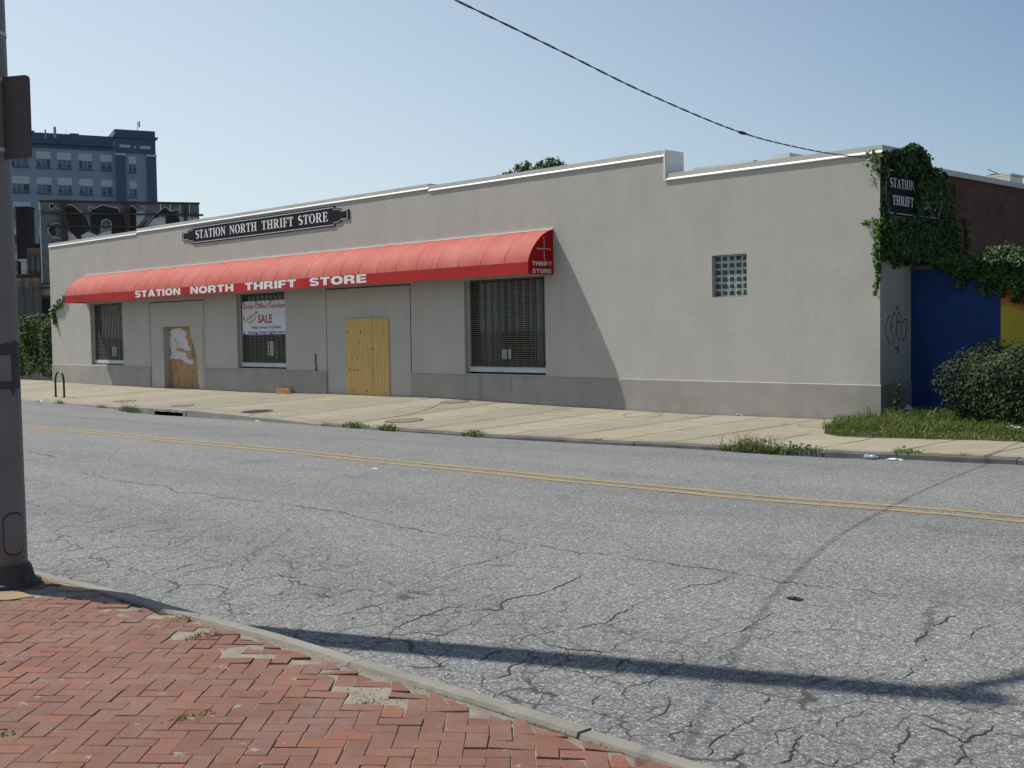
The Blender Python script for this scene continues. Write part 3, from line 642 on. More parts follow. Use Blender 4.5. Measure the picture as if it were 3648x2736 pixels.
# ------------------------------------------------------------------ lettering
def arc(cx, cy, rx, ry, a0, a1, n, p=2.0):
    out = []
    for k in range(n + 1):
        a = R_(a0 + (a1 - a0) * k / n); c, s = math.cos(a), math.sin(a)
        out.append((cx + rx * math.copysign(abs(c) ** (2 / p), c), cy + ry * math.copysign(abs(s) ** (2 / p), s)))
    return out
def thick(path, w):
    L, Rr = [], []; n = len(path)
    for k, p in enumerate(path):
        a, b = path[max(k - 1, 0)], path[min(k + 1, n - 1)]
        tx, ty = b[0] - a[0], b[1] - a[1]; d = math.hypot(tx, ty) + 1e-9; nx, ny = -ty / d, tx / d; ww = w(k / (n - 1)) / 2
        L.append((p[0] + nx * ww, p[1] + ny * ww)); Rr.append((p[0] - nx * ww, p[1] - ny * ww))
    return L + Rr[::-1]
SERIF = {
 'I': (.42, [[(0, 0), (.42, 0), (.42, .05), (.31, .07), (.31, .93), (.42, .95), (.42, 1), (0, 1), (0, .95), (.11, .93), (.11, .07), (0, .05)]]),
 'T': (.74, [[(.17, 0), (.57, 0), (.57, .05), (.47, .07), (.47, .93), (.62, .93), (.70, .72), (.74, .72), (.72, 1), (.02, 1), (0, .72), (.04, .72), (.12, .93), (.27, .93), (.27, .07), (.17, .05)]]),
 'H': (.92, [[(0, 0), (.42, 0), (.42, .05), (.31, .07), (.31, .46), (.61, .46), (.61, .07), (.5, .05), (.5, 0), (.92, 0), (.92, .05), (.81, .07), (.81, .93), (.92, .95), (.92, 1), (.5, 1), (.5, .95), (.61, .93), (.61, .54), (.31, .54), (.31, .93), (.42, .95), (.42, 1), (0, 1), (0, .95), (.11, .93), (.11, .07), (0, .05)]]),
 'N': (.88, [[(0, 0), (.30, 0), (.30, .05), (.19, .07), (.19, .76), (.71, 0), (.77, 0), (.77, .93), (.88, .95), (.88, 1), (.58, 1), (.58, .95), (.69, .93), (.69, .36), (.27, 1), (0, 1), (0, .95), (.11, .92), (.11, .07), (0, .05)]]),
 'F': (.68, [[(0, 0), (.44, 0), (.44, .05), (.31, .07), (.31, .46), (.45, .46), (.50, .33), (.54, .33), (.54, .67), (.50, .67), (.45, .54), (.31, .54), (.31, .94), (.52, .94), (.64, .74), (.68, .74), (.66, 1), (0, 1), (0, .95), (.11, .93), (.11, .07), (0, .05)]]),
 'E': (.72, [[(0, 0), (.68, 0), (.72, .29), (.68, .29), (.56, .06), (.31, .06), (.31, .46), (.45, .46), (.50, .33), (.54, .33), (.54, .67), (.50, .67), (.45, .54), (.31, .54), (.31, .94), (.52, .94), (.62, .74), (.66, .74), (.64, 1), (0, 1), (0, .95), (.11, .93), (.11, .07), (0, .05)]]),
 'A': (.88, [[(0, 0), (.28, 0), (.28, .05), (.18, .07), (.24, .27), (.52, .27), (.59, .07), (.49, .05), (.49, 0), (.88, 0), (.88, .05), (.80, .07), (.50, 1), (.41, 1), (.10, .07), (0, .05)], [(.26, .33), (.50, .33), (.385, .72)]]),
 'O': (.86, [arc(.43, .5, .43, .52, 0, 345, 23), arc(.43, .5, .215, .46, 0, 345, 23)]),
 'R': (.88, [[(0, 0), (.42, 0), (.42, .05), (.31, .07), (.31, .45), (.38, .45), (.62, 0), (.88, 0), (.88, .05), (.80, .07), (.57, .48), (.67, .55), (.73, .65), (.74, .75), (.72, .86), (.64, .95), (.48, 1), (0, 1), (0, .95), (.11, .93), (.11, .07), (0, .05)], [(.31, .52), (.42, .52), (.50, .57), (.54, .65), (.54, .82), (.50, .90), (.42, .94), (.31, .94)]]),
 'S': (.66, [thick(arc(.33, .74, .22, .215, 20, 240, 14) + arc(.33, .26, .23, .225, 60, -160, 14), lambda t: .05 + .17 * math.sin(math.pi * t) ** 1.3)]),
}
HEAVY = {
 'I': (.30, [[(0, 0), (.30, 0), (.30, 1), (0, 1)]]),
 'T': (.86, [[(.28, 0), (.58, 0), (.58, .76), (.86, .76), (.86, 1), (0, 1), (0, .76), (.28, .76)]]),
 'H': (.94, [[(0, 0), (.30, 0), (.30, .38), (.64, .38), (.64, 0), (.94, 0), (.94, 1), (.64, 1), (.64, .62), (.30, .62), (.30, 1), (0, 1)]]),
 'N': (.96, [[(0, 0), (.28, 0), (.28, .58), (.66, 0), (.96, 0), (.96, 1), (.68, 1), (.68, .42), (.30, 1), (0, 1)]]),
 'F': (.78, [[(0, 0), (.30, 0), (.30, .36), (.70, .36), (.70, .58), (.30, .58), (.30, .77), (.78, .77), (.78, 1), (0, 1)]]),
 'E': (.82, [[(0, 0), (.82, 0), (.82, .23), (.30, .23), (.30, .40), (.75, .40), (.75, .61), (.30, .61), (.30, .77), (.80, .77), (.80, 1), (0, 1)]]),
 'A': (1.06, [[(0, 0), (.32, 0), (.38, .17), (.68, .17), (.74, 0), (1.06, 0), (.70, 1), (.36, 1)], [(.45, .38), (.61, .38), (.53, .68)]]),
 'O': (1.04, [arc(.52, .5, .52, .52, 0, 345, 23, 2.3), arc(.52, .5, .215, .26, 0, 345, 23, 2.3)]),
 'R': (.96, [[(0, 0), (.30, 0), (.30, .34), (.46, .34), (.56, .28), (.60, .16), (.62, 0), (.94, 0), (.92, .08), (.90, .24), (.84, .38), (.76, .46), (.88, .56), (.92, .70), (.90, .84), (.80, .96), (.64, 1), (0, 1)], [(.30, .56), (.52, .56), (.60, .60), (.62, .67), (.60, .74), (.52, .78), (.30, .78)]]),
 'S': (.90, [thick(arc(.45, .70, .31, .20, 12, 225, 14, 2.3) + arc(.45, .29, .31, .195, 50, -168, 14, 2.3), lambda t: .235 if .06 < t < .94 else .26)]),
}
def glyph_curve(loops, ext):
    cu = bpy.data.curves.new('letter', 'CURVE'); cu.dimensions = '2D'; cu.fill_mode = 'BOTH'; cu.extrude = ext
    for lp in loops:
        s = cu.splines.new('POLY'); s.points.add(len(lp) - 1); s.use_cyclic_u = True
        for k, p in enumerate(lp): s.points[k].co = (p[0], p[1], 0, 1)
    return cu
def curve_geo(cu):
    o = bpy.data.objects.new('tmp', cu); C.objects.link(o); bpy.context.view_layer.update()
    me = bpy.data.meshes.new_from_object(o.evaluated_get(bpy.context.evaluated_depsgraph_get()))
    v = [tuple(p.co) for p in me.vertices]; f = [list(p.vertices) for p in me.polygons]
    bpy.data.objects.remove(o); bpy.data.curves.remove(cu); bpy.data.meshes.remove(me)
    return v, f
def word(mb, text, font, x0, x1, z0, z1, mapf, gap=.12, ext=.5):
    """lay a word between x0..x1, z0..z1 (sign-plane units); mapf(x, z, out) gives the world point"""
    tot = sum(font[c][0] for c in text) + gap * (len(text) - 1); sx = (x1 - x0) / tot; x = 0
    for c in text:
        w, loops = font[c]
        v, f = curve_geo(glyph_curve([[((x + a) * sx, b * (z1 - z0)) for a, b in lp] for lp in loops], 0.0))
        i = len(mb.v); n = len(v)
        # front and back skins plus rim, so letters have thickness
        mb.v += [mapf(x0 + a, z0 + b, ext) for a, b, _ in v]
        mb.f += [[i + k for k in q] for q in f]
        x += w + gap
    return mb
def plain_text(body, x0, x1, z0, z1, mapf, rot=0.0, bold=0.0, align_full=True):
    bold = bold + .008
    cu = bpy.data.curves.new('text', 'FONT'); cu.body = body; cu.size = 1; cu.offset = bold; cu.fill_mode = 'BOTH'; cu.resolution_u = 3
    v, f = curve_geo(cu); a = np.array(v); lo, hi = a.min(0), a.max(0)
    xs_ = (a[:, 0] - lo[0]) / (hi[0] - lo[0]) * (x1 - x0); zs = (a[:, 1] - lo[1]) / (hi[1] - lo[1]) * (z1 - z0)
    c, s = math.cos(rot), math.sin(rot); mb = MB()
    mb.v = [mapf(x0 + p * c - q * s, z0 + p * s + q * c, 0) for p, q in zip(xs_, zs)]; mb.f = f
    return mb
front = lambda Y: (lambda x, z, o: (x, Y - o, z))
side = lambda X: (lambda y, z, o: (X + o, y, z))

# ------------------------------------------------------------------ the store
store = thing('thrift_store', 'long grey stucco one-storey store with boarded doors and shuttered windows', 'building', (-28, 19.2, 0))
XL, XRt = -45.74, -10.29
TOPS = [(XL, -38.33, 5.235), (-38.33, -22.60, 5.295), (-22.60, -15.10, 5.235), (-15.10, XRt, 4.745)]
OPEN = [(-42.23, -39.62, .66, 2.90), (-31.90, -29.21, .66, 2.94), (-21.34, -18.58, .66, 2.94), (-13.925, -13.10, 2.305, 3.135)]   # windows
PANEL = [(-37.60, -33.89, -.8, 2.855), (-27.17, -23.40, -.8, 2.95)]                                                            # shallow door bays
DOOR = [(-36.68, -34.36, -.8, 1.995)]
DZ = .635
def tops(x): return next(t for a, b, t in TOPS if a <= x <= b)
wall = MB()
holes = OPEN + PANEL
xb = sorted({XL, XRt} | {t[0] for t in TOPS} | {h[0] for h in holes} | {h[1] for h in holes})
for a, b in zip(xb, xb[1:]):
    mid = (a + b) / 2; zt = tops(mid)
    zb = sorted({-.8, zt} | {z for h in holes if h[0] <= mid <= h[1] for z in h[2:]})
    for z0, z1 in zip(zb, zb[1:]):
        zm = (z0 + z1) / 2
        if any(h[0] < mid < h[1] and h[2] < zm < h[3] for h in holes): continue
        wall.poly([(a, FY, z0), (b, FY, z0), (b, FY, z1), (a, FY, z1)])
for x0, x1, z0, z1 in OPEN:                                    # reveals
    d = .24 if z0 < 1 else .16
    wall.poly([(x0, FY, z0), (x0, FY, z1), (x0, FY + d, z1), (x0, FY + d, z0)]); wall.poly([(x1, FY, z0), (x1, FY + d, z0), (x1, FY + d, z1), (x1, FY, z1)])
    wall.poly([(x0, FY, z1), (x1, FY, z1), (x1, FY + d, z1), (x0, FY + d, z1)]); wall.poly([(x0, FY, z0), (x0, FY + d, z0), (x1, FY + d, z0), (x1, FY, z0)])
PD = .022
for k, (x0, x1, z0, z1) in enumerate(PANEL):
    wall.poly([(x0, FY, z0), (x0, FY, z1), (x0, FY + PD, z1), (x0, FY + PD, z0)]); wall.poly([(x1, FY, z0), (x1, FY + PD, z0), (x1, FY + PD, z1), (x1, FY, z1)])
    wall.poly([(x0, FY, z1), (x1, FY, z1), (x1, FY + PD, z1), (x0, FY + PD, z1)])
    if k == 0:
        d0, d1, _, dz = DOOR[0]; Y = FY + PD; dd = .27
        wall.poly([(x0, Y, z0), (d0, Y, z0), (d0, Y, z1), (x0, Y, z1)]); wall.poly([(d1, Y, z0), (x1, Y, z0), (x1, Y, z1), (d1, Y, z1)]); wall.poly([(d0, Y, dz), (d1, Y, dz), (d1, Y, z1), (d0, Y, z1)])
        wall.poly([(d0, Y, z0), (d0, Y, dz), (d0, Y + dd, dz), (d0, Y + dd, z0)]); wall.poly([(d1, Y, z0), (d1, Y + dd, z0), (d1, Y + dd, dz), (d1, Y, dz)]); wall.poly([(d0, Y, dz), (d1, Y, dz), (d1, Y + dd, dz), (d0, Y + dd, dz)])
    else: wall.poly([(x0, FY + PD, z0), (x1, FY + PD, z0), (x1, FY + PD, z1), (x0, FY + PD, z1)])
wall.poly([(XRt, FY, -.8), (XRt, 20.36, -.8), (XRt, 20.36, 4.745), (XRt, FY, 4.745)])                      # return
wall.poly([(XL, FY, -.8), (XL, FY, 5.235), (XL, 48, 5.235), (XL, 48, -.8)])
for (a, b, t) in TOPS: wall.poly([(a, FY + .30, t - 1.0), (a, FY + .30, t), (b, FY + .30, t), (b, FY + .30, t - 1.0)])   # parapet back
part('wall', wall, 'stucco', store)
sw = MB().box((XRt - .35, 20.362, -.8), (XRt - .004, 48, 4.56)).box((XRt - .35, 20.362, 4.56), (XRt - .004, 21.05, 4.772)); part('side_wall', sw, 'brickred', store); store.children[-1]['label'] = 'red brick side wall above the blue mural'
rf = MB()
for a, b, t in TOPS: rf.poly([(a, FY + .30, t - .55), (b, FY + .30, t - .55), (b, 48, t - .75), (a, 48, t - .75)])
part('roof', rf, 'billgrey', store)
dm = MB()
db = [XL] + [v for h in PANEL for v in h[:2]] + [XRt + .026]
for a, b in zip(db[::2], db[1::2]): dm.prism([(a, FY - .001, -.8), (a, FY - .026, -.8), (a, FY - .026, DZ - .014), (a, FY - .001, DZ)][::-1], (b - a, 0, 0))
dm.box((XRt + .001, FY - .001, -.8), (XRt + .026, 20.34, DZ)); part('base_course', dm, 'dado', store)
# stains that run down from the sills and the drain marks on the base course
cp, dp = MB(), MB()
for k, (a, b, t) in enumerate(TOPS):
    e = .0 if k < 3 else .05
    cp.box((a, FY - .010, t + .028), (b + e, FY + .36, t + .135)); dp.prism([(a, FY - .010, t + .040), (a, FY - .030, t + .014), (a, FY - .030, t - .004), (a, FY - .010, t + .026)], (b + e - a, 0, 0))
cp.box((XRt - .30, FY + .362, 4.773), (XRt + .05, 21.05, 4.88)); cp.box((XRt - .42, 21.052, 4.55), (XRt + .06, 48, 4.655))
part('coping', cp, 'coping', store); part('coping_edge', dp, 'drip', store)
eb = MB().box((-15.098, FY - .009, 4.885), (-15.03, FY + .56, 5.368)); part('parapet_end', eb, 'palemetal', store)
dp2 = MB().box((-15.10, FY - .033, 4.775), (-15.055, FY - .0105, 5.372)); part('coping_edge', dp2, 'palemetal', store)
lk = MB().box((-14.9, 19.9, 4.2), (-13.4, 20.05, 5.04)); part('inner_parapet', lk, 'palemetal', store)
# control joints round the door bays
jn = MB()
for x0, x1, z0, z1 in PANEL:
    jn.box((x1 - .060, FY + PD - .004, -.8), (x1 - .014, FY + PD - .001, z1 - .002)); jn.box((x0 + .01, FY + PD - .004, z1 - .040), (x1 - .062, FY + PD - .001, z1 - .002))
part('control_joint', jn, 'jointdark', store)
# shuttered windows
def shop_window(x0, x1, z0, z1, kind):
    w = thing('window', '', 'x', ((x0 + x1) / 2, FY + .2, z0)); del w['label'], w['category']; w.parent = store; w.location = Vector((x0 + x1) / 2 * Vector((1, 0, 0)) + Vector((0, FY + .2, z0))) - store.location
    Y = FY + .13
    fr = MB(); fr.box((x0 + .002, Y + .05, z0 + .002), (x0 + .06, Y + .105, z1 - .002)); fr.box((x1 - .06, Y + .05, z0 + .002), (x1 - .002, Y + .105, z1 - .002)); fr.box((x0 + .06, Y + .05, z1 - .06), (x1 - .06, Y + .105, z1 - .002)); fr.box((x0 + .06, Y + .05, z0 + .002), (x1 - .06, Y + .105, z0 + .05))
    part('frame', fr, 'black', w)
    rl = MB(); rl.box((x0 + .012, Y - .025, z0 + .03), (x0 + .055, Y + .045, z1 - .004)); rl.box((x1 - .055, Y - .045, z0 + .03), (x1 - .012, Y + .045, z1 - .004)); part('guide_rail', rl, 'galv', w)
    g, gl_ = MB(), MB(); z = z0 + .20
    while z < z1 - .02:
        g.tube([(x0 + .05, Y, z), (x1 - .05, Y, z)], .0065, 6); z += .05
    x = x0 + .16
    while x < x1 - .1:
        gl_.box((x - .012, Y - .0095, z0 + .17), (x + .012, Y + .0095, z1 - .03)); x += .242
    part('shutter_grille', g, 'grille', w); part('shutter_link', gl_, 'black', w)
    bb = MB().box((x0 + .05, Y - .028, z0 + .045), (x1 - .05, Y + .028, z0 + .15)); bb.box((x0 + .05, Y - .022, z0 + .152), (x1 - .05, Y + .022, z0 + .172)); bevel(part('bottom_bar', bb, 'galv', w), .006)
    part('glass', MB().poly([(x0 + .06, Y + .085, z0 + .05), (x1 - .06, Y + .085, z0 + .05), (x1 - .06, Y + .085, z1 - .06), (x0 + .06, Y + .085, z1 - .06)]), 'glass', w)
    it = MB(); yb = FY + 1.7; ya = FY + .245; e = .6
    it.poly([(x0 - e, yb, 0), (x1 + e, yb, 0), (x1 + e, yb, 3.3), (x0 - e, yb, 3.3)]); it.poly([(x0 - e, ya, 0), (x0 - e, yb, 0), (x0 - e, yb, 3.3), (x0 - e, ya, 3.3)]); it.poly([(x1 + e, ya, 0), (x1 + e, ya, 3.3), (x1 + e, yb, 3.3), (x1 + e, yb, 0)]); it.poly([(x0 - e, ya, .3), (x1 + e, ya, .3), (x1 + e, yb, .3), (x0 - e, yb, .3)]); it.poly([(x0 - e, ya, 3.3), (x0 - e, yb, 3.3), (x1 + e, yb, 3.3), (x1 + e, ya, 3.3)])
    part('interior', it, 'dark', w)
    ct = MB()
    def drape(a, b, y, za, zb):
        n = max(4, int((b - a) / .035)); i = len(ct.v)
        for k in range(n + 1):
            q = a + (b - a) * k / n; yy = y + .025 * math.sin(k * 1.7) + .01 * math.sin(k * .9); ct.v += [(q, yy, za), (q, yy, zb)]
        ct.f += [[i + 2 * k, i + 2 * k + 2, i + 2 * k + 3, i + 2 * k + 1] for k in range(n)]
    W = x1 - x0
    if kind == 2:
        drape(x0 + .07 * W, x0 + .24 * W, FY + .42, .95, z1 - .1); drape(x0 + .27 * W, x0 + .32 * W, FY + .40, .72, z1 - .05); drape(x0 + .735 * W, x0 + .86 * W, FY + .40, .98, z1 - .05)
        wd = MB().box((x0 - .3, FY + .62, .3), (x1 + .3, FY + .66, .99)); part('panelling', wd, 'woodtrim', w)
    elif kind == 0:
        for a, b in ((.05, .16), (.22, .34), (.42, .50), (.66, .70)): drape(x0 + a * W, x0 + b * W, FY + .5, .7, z1 - .1)
    else:
        for a, b in ((.12, .3), (.36, .48), (.74, .95)): drape(x0 + a * W, x0 + b * W, FY + .95, .9, 1.35)
        sh = MB().box((x0 + .3, FY + .8, .98), (x0 + .95, FY + .83, 1.0)).box((x0 + 1.5, FY + .8, .98), (x0 + 1.95, FY + .83, 1.0)).box((x0 + 2.3, FY + .8, .98), (x0 + 2.6, FY + .83, 1.0)); part('shelf', sh, 'galv', w)
    part('curtain', ct, 'curtain', w)
    return w
for k in range(3):
    w = shop_window(*OPEN[k], k)
# glass block window
gx0, gx1, gz0, gz1 = OPEN[3]
gb = thing('glass_block_window', '', 'x'); del gb['label'], gb['category']; gb.parent = store; gb.location = Vector((gx0, FY + .12, gz0)) - store.location
gbm, gcm = MB(), MB(); nx, nz = 5, 6; bw, bh = (gx1 - gx0 - .01) / nx, (gz1 - gz0 - .01) / nz
for i in range(nx):
    for j in range(nz):
        a, c = gx0 + .005 + i * bw, gz0 + .005 + j * bh; Y = FY + .10
        gbm.prism([(a + .004, Y, c + .004), (a + bw - .004, Y, c + .004), (a + bw - .004, Y, c + bh - .004), (a + .004, Y, c + bh - .004)], (0, .06, 0))
        m_ = .0235 + rnd.uniform(-.003, .003); n_ = 5; gcm = MB()
        for p in range(n_):
            for q in range(n_):                                 # rippled core
                u0, v0 = a + m_ + (bw - 2 * m_) * p / n_, c + m_ + (bh - 2 * m_) * q / n_; du, dv = (bw - 2 * m_) / n_, (bh - 2 * m_) / n_
                t = [rnd.uniform(.0, .012) for _ in range(4)]
                gcm.poly([(u0, Y - .003 - t[0], v0), (u0 + du, Y - .003 - t[1], v0), (u0 + du, Y - .003 - t[2], v0 + dv), (u0, Y - .003 - t[3], v0 + dv)])
        part('glass_block', gcm, 'blockcore', gb)
part('block_rim', gbm, 'glassblock', gb)
part('mortar_bed', MB().box((gx0 + .002, FY + .125, gz0 + .002), (gx1 - .002, FY + .158, gz1 - .002)), 'glassblock', gb)
# boarded door with patchy paint
bd = thing('boarded_door', '', 'x'); del bd['label'], bd['category']; bd.parent = store; bd.location = Vector((-35.5, FY + .3, 0)) - store.location
Yd = FY + PD + .22
part('board', MB().box((-36.80, Yd, -.3), (-34.36, Yd + .03, 1.995)), 'osb', bd)
K = .1689
def bpt(a, b, Y): p = on_y(560 + K * a, 1130 + K * b, Y); return (p[0], Y, p[2])
blob = [(250, 305), (330, 255), (400, 240), (480, 228), (515, 245), (530, 275), (590, 290), (610, 330), (628, 365), (600, 400), (605, 450), (640, 485), (658, 530), (650, 575), (690, 640), (698, 690), (640, 712), (560, 690), (555, 660), (520, 640), (440, 645), (400, 700), (480, 715), (570, 735), (620, 770), (615, 810), (640, 870), (700, 888), (745, 905), (768, 960), (735, 1000), (660, 985), (590, 955), (545, 910), (490, 880), (430, 880), (400, 895), (345, 870), (290, 892), (270, 840), (240, 815), (300, 790), (295, 700), (270, 620), (258, 500), (262, 475), (220, 462), (250, 410), (300, 375), (285, 345), (245, 330)]
lv, lf = curve_geo(glyph_curve([[(bpt(a, b, Yd)[0], bpt(a, b, Yd)[2]) for a, b in blob]], 0))
pm = MB(); pm.v = [(a, Yd - .003, b) for a, b, _ in lv]; pm.f = lf; part('white_paint', pm, 'scraped', bd)
dg = [bpt(a, b, FY + PD - .0) for a, b in ((690, 185), (712, 400), (760, 540), (800, 640), (838, 830), (858, 1000), (866, 1200), (872, 1400))]
part('broken_stucco_edge', MB().prism([(p[0], FY + PD - .012, p[2]) for p in dg] + [(-34.05, FY + PD - .012, dg[-1][2] - .2), (-34.05, FY + PD - .012, dg[0][2])], (0, .25, 0)), 'stucco', bd)
cr = MB()
for a, b, c, d in ((380, 440, 400, 525), (455, 540, 480, 560), (750, 820, 830, 828), (745, 560, 760, 815), (395, 1075, 405, 1140), (735, 1110, 745, 1145), (725, 1390, 745, 1470), (205, 800, 290, 800)):
    p, q = bpt(a, b, Yd - .005), bpt(c, d, Yd - .005); cr.tube([p, q], .011, 5)
part('crack', cr, 'knot', bd)
# plywood over the main entrance
pw = thing('plywood_door_cover', '', 'x'); del pw['label'], pw['category']; pw.parent = store; pw.location = Vector((-25.3, FY, 0)) - store.location
Yp = FY - .012
part('board', MB().box((-26.255, Yp, -.05), (-25.048, Yp + .03, 2.085)), 'ply', pw); part('board', MB().box((-25.042, Yp + .004, -.05), (-24.34, Yp + .034, 2.078)), 'ply', pw)
km = MB()
for px, py in ((1318, 1102), (1420, 1102), (1408, 1182), (1400, 1388), (1336, 1385), (1378, 1385), (1510, 1392), (1368, 1535), (1472, 1542), (1510, 1230), (1400, 1300)):
    p = on_y(600 + .4822 * px, 650 + .4822 * py, Yp); km.prism([(p[0] + .022 * math.cos(t), Yp - .002, p[2] + .034 * math.sin(t)) for t in np.linspace(0, 2 * math.pi, 9)[:-1]][::-1], (0, .001, 0))
part('knot', km, 'knot', pw)
pp = MB().tube([(-27.69, FY - .02, 1.12), (-27.66, FY - .03, .72)], .016, 8); pp.box((-27.70, FY - .04, .64), (-27.63, FY - .024, .70)); part('conduit', pp, 'black', store)
ws = MB()                                                                                  # dark water stains under the sill
for x0, w_, zb in ((-20.78, .05, .02), (-19.72, .03, .2), (-21.3, .02, .1)):
    ws.poly([(x0 - w_, FY - .0285, zb), (x0 + w_ * .6, FY - .0285, zb), (x0 + w_, FY - .0285, DZ - .01), (x0 - w_ * .5, FY - .0285, DZ - .01)])
part('water_stain', ws, mat('water_stain', (0.27, .255, .23), (.215, .205, .185), 3, .95, stretch=(6, 6, 1)), store)
# spray tag on the corner return
tg = MB(); KK = 200 / 737
def gp(a, b): p = on_x(3100 + KK * a, 1050 + KK * b, XRt + .004); return (XRt + .004, p[1], p[2])
for pts in ([(272, 282), (240, 300), (212, 360), (202, 440), (210, 520), (240, 600), (268, 662)], [(345, 275), (315, 232), (295, 290), (275, 370), (268, 440), (285, 500), (306, 534)], [(268, 455), (285, 415), (316, 412)], [(358, 250), (385, 232), (408, 280), (405, 345), (385, 370), (350, 340)], [(358, 260), (350, 340), (345, 450), (325, 560), (302, 655)], [(345, 440), (360, 530), (380, 606)], [(485, 325), (455, 318), (425, 370), (405, 470), (412, 560), (435, 595), (460, 560), (480, 450), (487, 330)], [(356, 145), (343, 172), (356, 203), (372, 172), (356, 145)], [(310, 725), (325, 695), (360, 690), (383, 728), (352, 770), (365, 660)], [(216, 648), (219, 660)]):
    q = [gp(*p) for p in pts]; dd = []
    for k in range(len(q) - 1):
        for t in np.linspace(0, 1, 5)[:-1]: dd.append(tuple(np.array(q[k]) * (1 - t) + np.array(q[k + 1]) * t))
    dd.append(q[-1]); tg.tube(dd, .0105, 5)
tg.v = [(XRt + .0015 + max(0, (x - XRt - .004)) * .1, y, z) for x, y, z in tg.v]
part('spray_tag', tg, 'tag', store)

# ------------------------------------------------------------------ awning
aw = thing('awning', 'long faded red fabric awning lettered over the shuttered windows and doors', 'awning', (-30.4, 18.8, 2.95))
AX0, AX1, AP = -42.54, -18.295, .80
PROF = [(0, 3.97), (.05, 3.962), (.2, 3.925), (.39, 3.85), (.55, 3.76), (.67, 3.67), (.77, 3.58), (.853, 3.495), (.92, 3.40), (.97, 3.315), (1.0, 3.22)]
an = MB(); nseg = 31; sub = 8; xs_ = np.linspace(AX0, AX1, nseg * sub + 1); ra = random.Random(8)
sagk = [ra.uniform(.2, 1.9) for _ in range(nseg + 1)]
for k, q in enumerate(xs_):
    t = (k % sub) / sub; sg = .013 * math.sin(math.pi * t) ** .8 * sagk[k // sub] + .006 * math.sin(q * 2.1 + 3 * math.sin(q * .7)) * (1 if k % sub else 0)
    ridge = .006 if k % sub == 0 else 0
    for u, z in PROF:
        wv = math.sin(u * math.pi) ** .7 if 0 < u < 1 else 0
        an.v.append((q, FY - .003 - AP * u + (sg - ridge) * wv * .7 * u, z - (sg - ridge) * wv * .8))
m_ = len(PROF)
an.f = [[k * m_ + j, k * m_ + j + 1, (k + 1) * m_ + j + 1, (k + 1) * m_ + j] for k in range(len(xs_) - 1) for j in range(m_ - 1)]
part('canopy', an, 'canopy', aw, True)
for k in range(nseg + 1):
    q = min(max(AX0 + (AX1 - AX0) * k / nseg, AX0 + .01), AX1 - .01); part('seam', MB().tube([(q, FY - .006 - AP * u, z + .001) for u, z in PROF], .0045, 5), 'canopy', aw, True)
part('valance', MB().box((AX0, FY - AP - .004, 2.95), (AX1 - .003, FY - AP + .012, 3.218)), 'red', aw)
for X, nm in ((AX1, 1), (AX0, -1)):
    loop = [(X, FY - .004 - AP * u, z - .004) for u, z in PROF] + [(X, FY - .004 - AP, 2.95), (X, FY - .004, 2.95)]
    part('end_panel', MB().prism(loop if nm < 0 else loop[::-1], (-.01 * nm, 0, 0)), 'darkred', aw)
part('top_rail', MB().box((AX0, FY - .03, 3.972), (AX1 + .006, FY - .002, 3.998)), 'drip', aw)
fm = MB()
for k in range(1, nseg, 3):
    q = AX0 + (AX1 - AX0) * k / nseg; fm.tube([(q, FY - .02, 2.98), (q, FY - AP + .03, 2.98)], .015, 6)
fm.tube([(AX0 + .02, FY - AP + .03, 2.975), (AX1 - .03, FY - AP + .03, 2.975)], .015, 6); part('frame', fm, 'galv', aw)
lt = MB(); mf = front(FY - AP - .007)
for t, a, b in (('STATION', -36.98, -33.90), ('NORTH', -33.26, -30.70), ('THRIFT', -30.06, -27.40), ('STORE', -26.76, -24.20)): part('lettering', word(MB(), t, HEAVY, a, b, 2.993, 3.212, mf, .10, 0), 'white', aw)
l2 = MB(); ms_ = side(AX1 + .0035)
KA = 140 / 1161
def apt(a, b): p = on_x(1860 + KA * a, 800 + KA * b, AX1); return p[1], p[2]
y0, _ = apt(290, 1140); y1, _ = apt(875, 1160)
word(l2, 'THRIFT', HEAVY, y0, y1, apt(560, 1215)[1], apt(560, 1088)[1], ms_, .10, 0)
word(l2, 'STORE', HEAVY, apt(305, 1370)[0], apt(862, 1370)[0], apt(560, 1432)[1], apt(560, 1308)[1], ms_, .10, 0)
part('lettering', l2, 'chalk', aw)
l3 = MB(); cy_, cz_ = apt(645, 717)
def dart(ya, za, yb, zb, w=.016):
    d = np.array([yb - ya, zb - za]); L = np.linalg.norm(d); d /= L; nn = np.array([-d[1], d[0]])
    P = lambda s, w_: tuple(ms_(ya + d[0] * s + nn[0] * w_, za + d[1] * s + nn[1] * w_, 0))
    l3.poly([P(0, .0075), P(0, -.0075), P(L * .72, -.006), P(L * .72, -w), P(L, 0), P(L * .72, w), P(L * .72, .006)])
for a, b in ((645, 465), (652, 975), (485, 708), (808, 726)): dart(cy_, cz_, *apt(a, b))
for ch, a, b, c, d in (('N', 618, 660, 450, 380), ('S', 636, 672, 1055, 985)): word(l3, ch, SERIF, apt(a, 700)[0], apt(b, 700)[0], apt(645, c)[1], apt(645, d)[1], ms_, .1, 0)
word(l3, 'E', SERIF, apt(815, 730)[0], apt(850, 730)[0], apt(830, 765)[1], apt(830, 695)[1], ms_, .1, 0)
v = [(0, 1), (.18, 1), (.3, .4), (.42, .85), (.58, .85), (.7, .4), (.82, 1), (1, 1), (.78, 0), (.62, 0), (.5, .5), (.38, 0), (.22, 0)]
ya, yb, za, zb = apt(430, 700)[0], apt(482, 700)[0], apt(455, 740)[1], apt(455, 672)[1]
l3.poly([ms_(ya + (yb - ya) * a, za + (zb - za) * b, 0) for a, b in v])
part('compass_emblem', l3, 'chalk', aw)

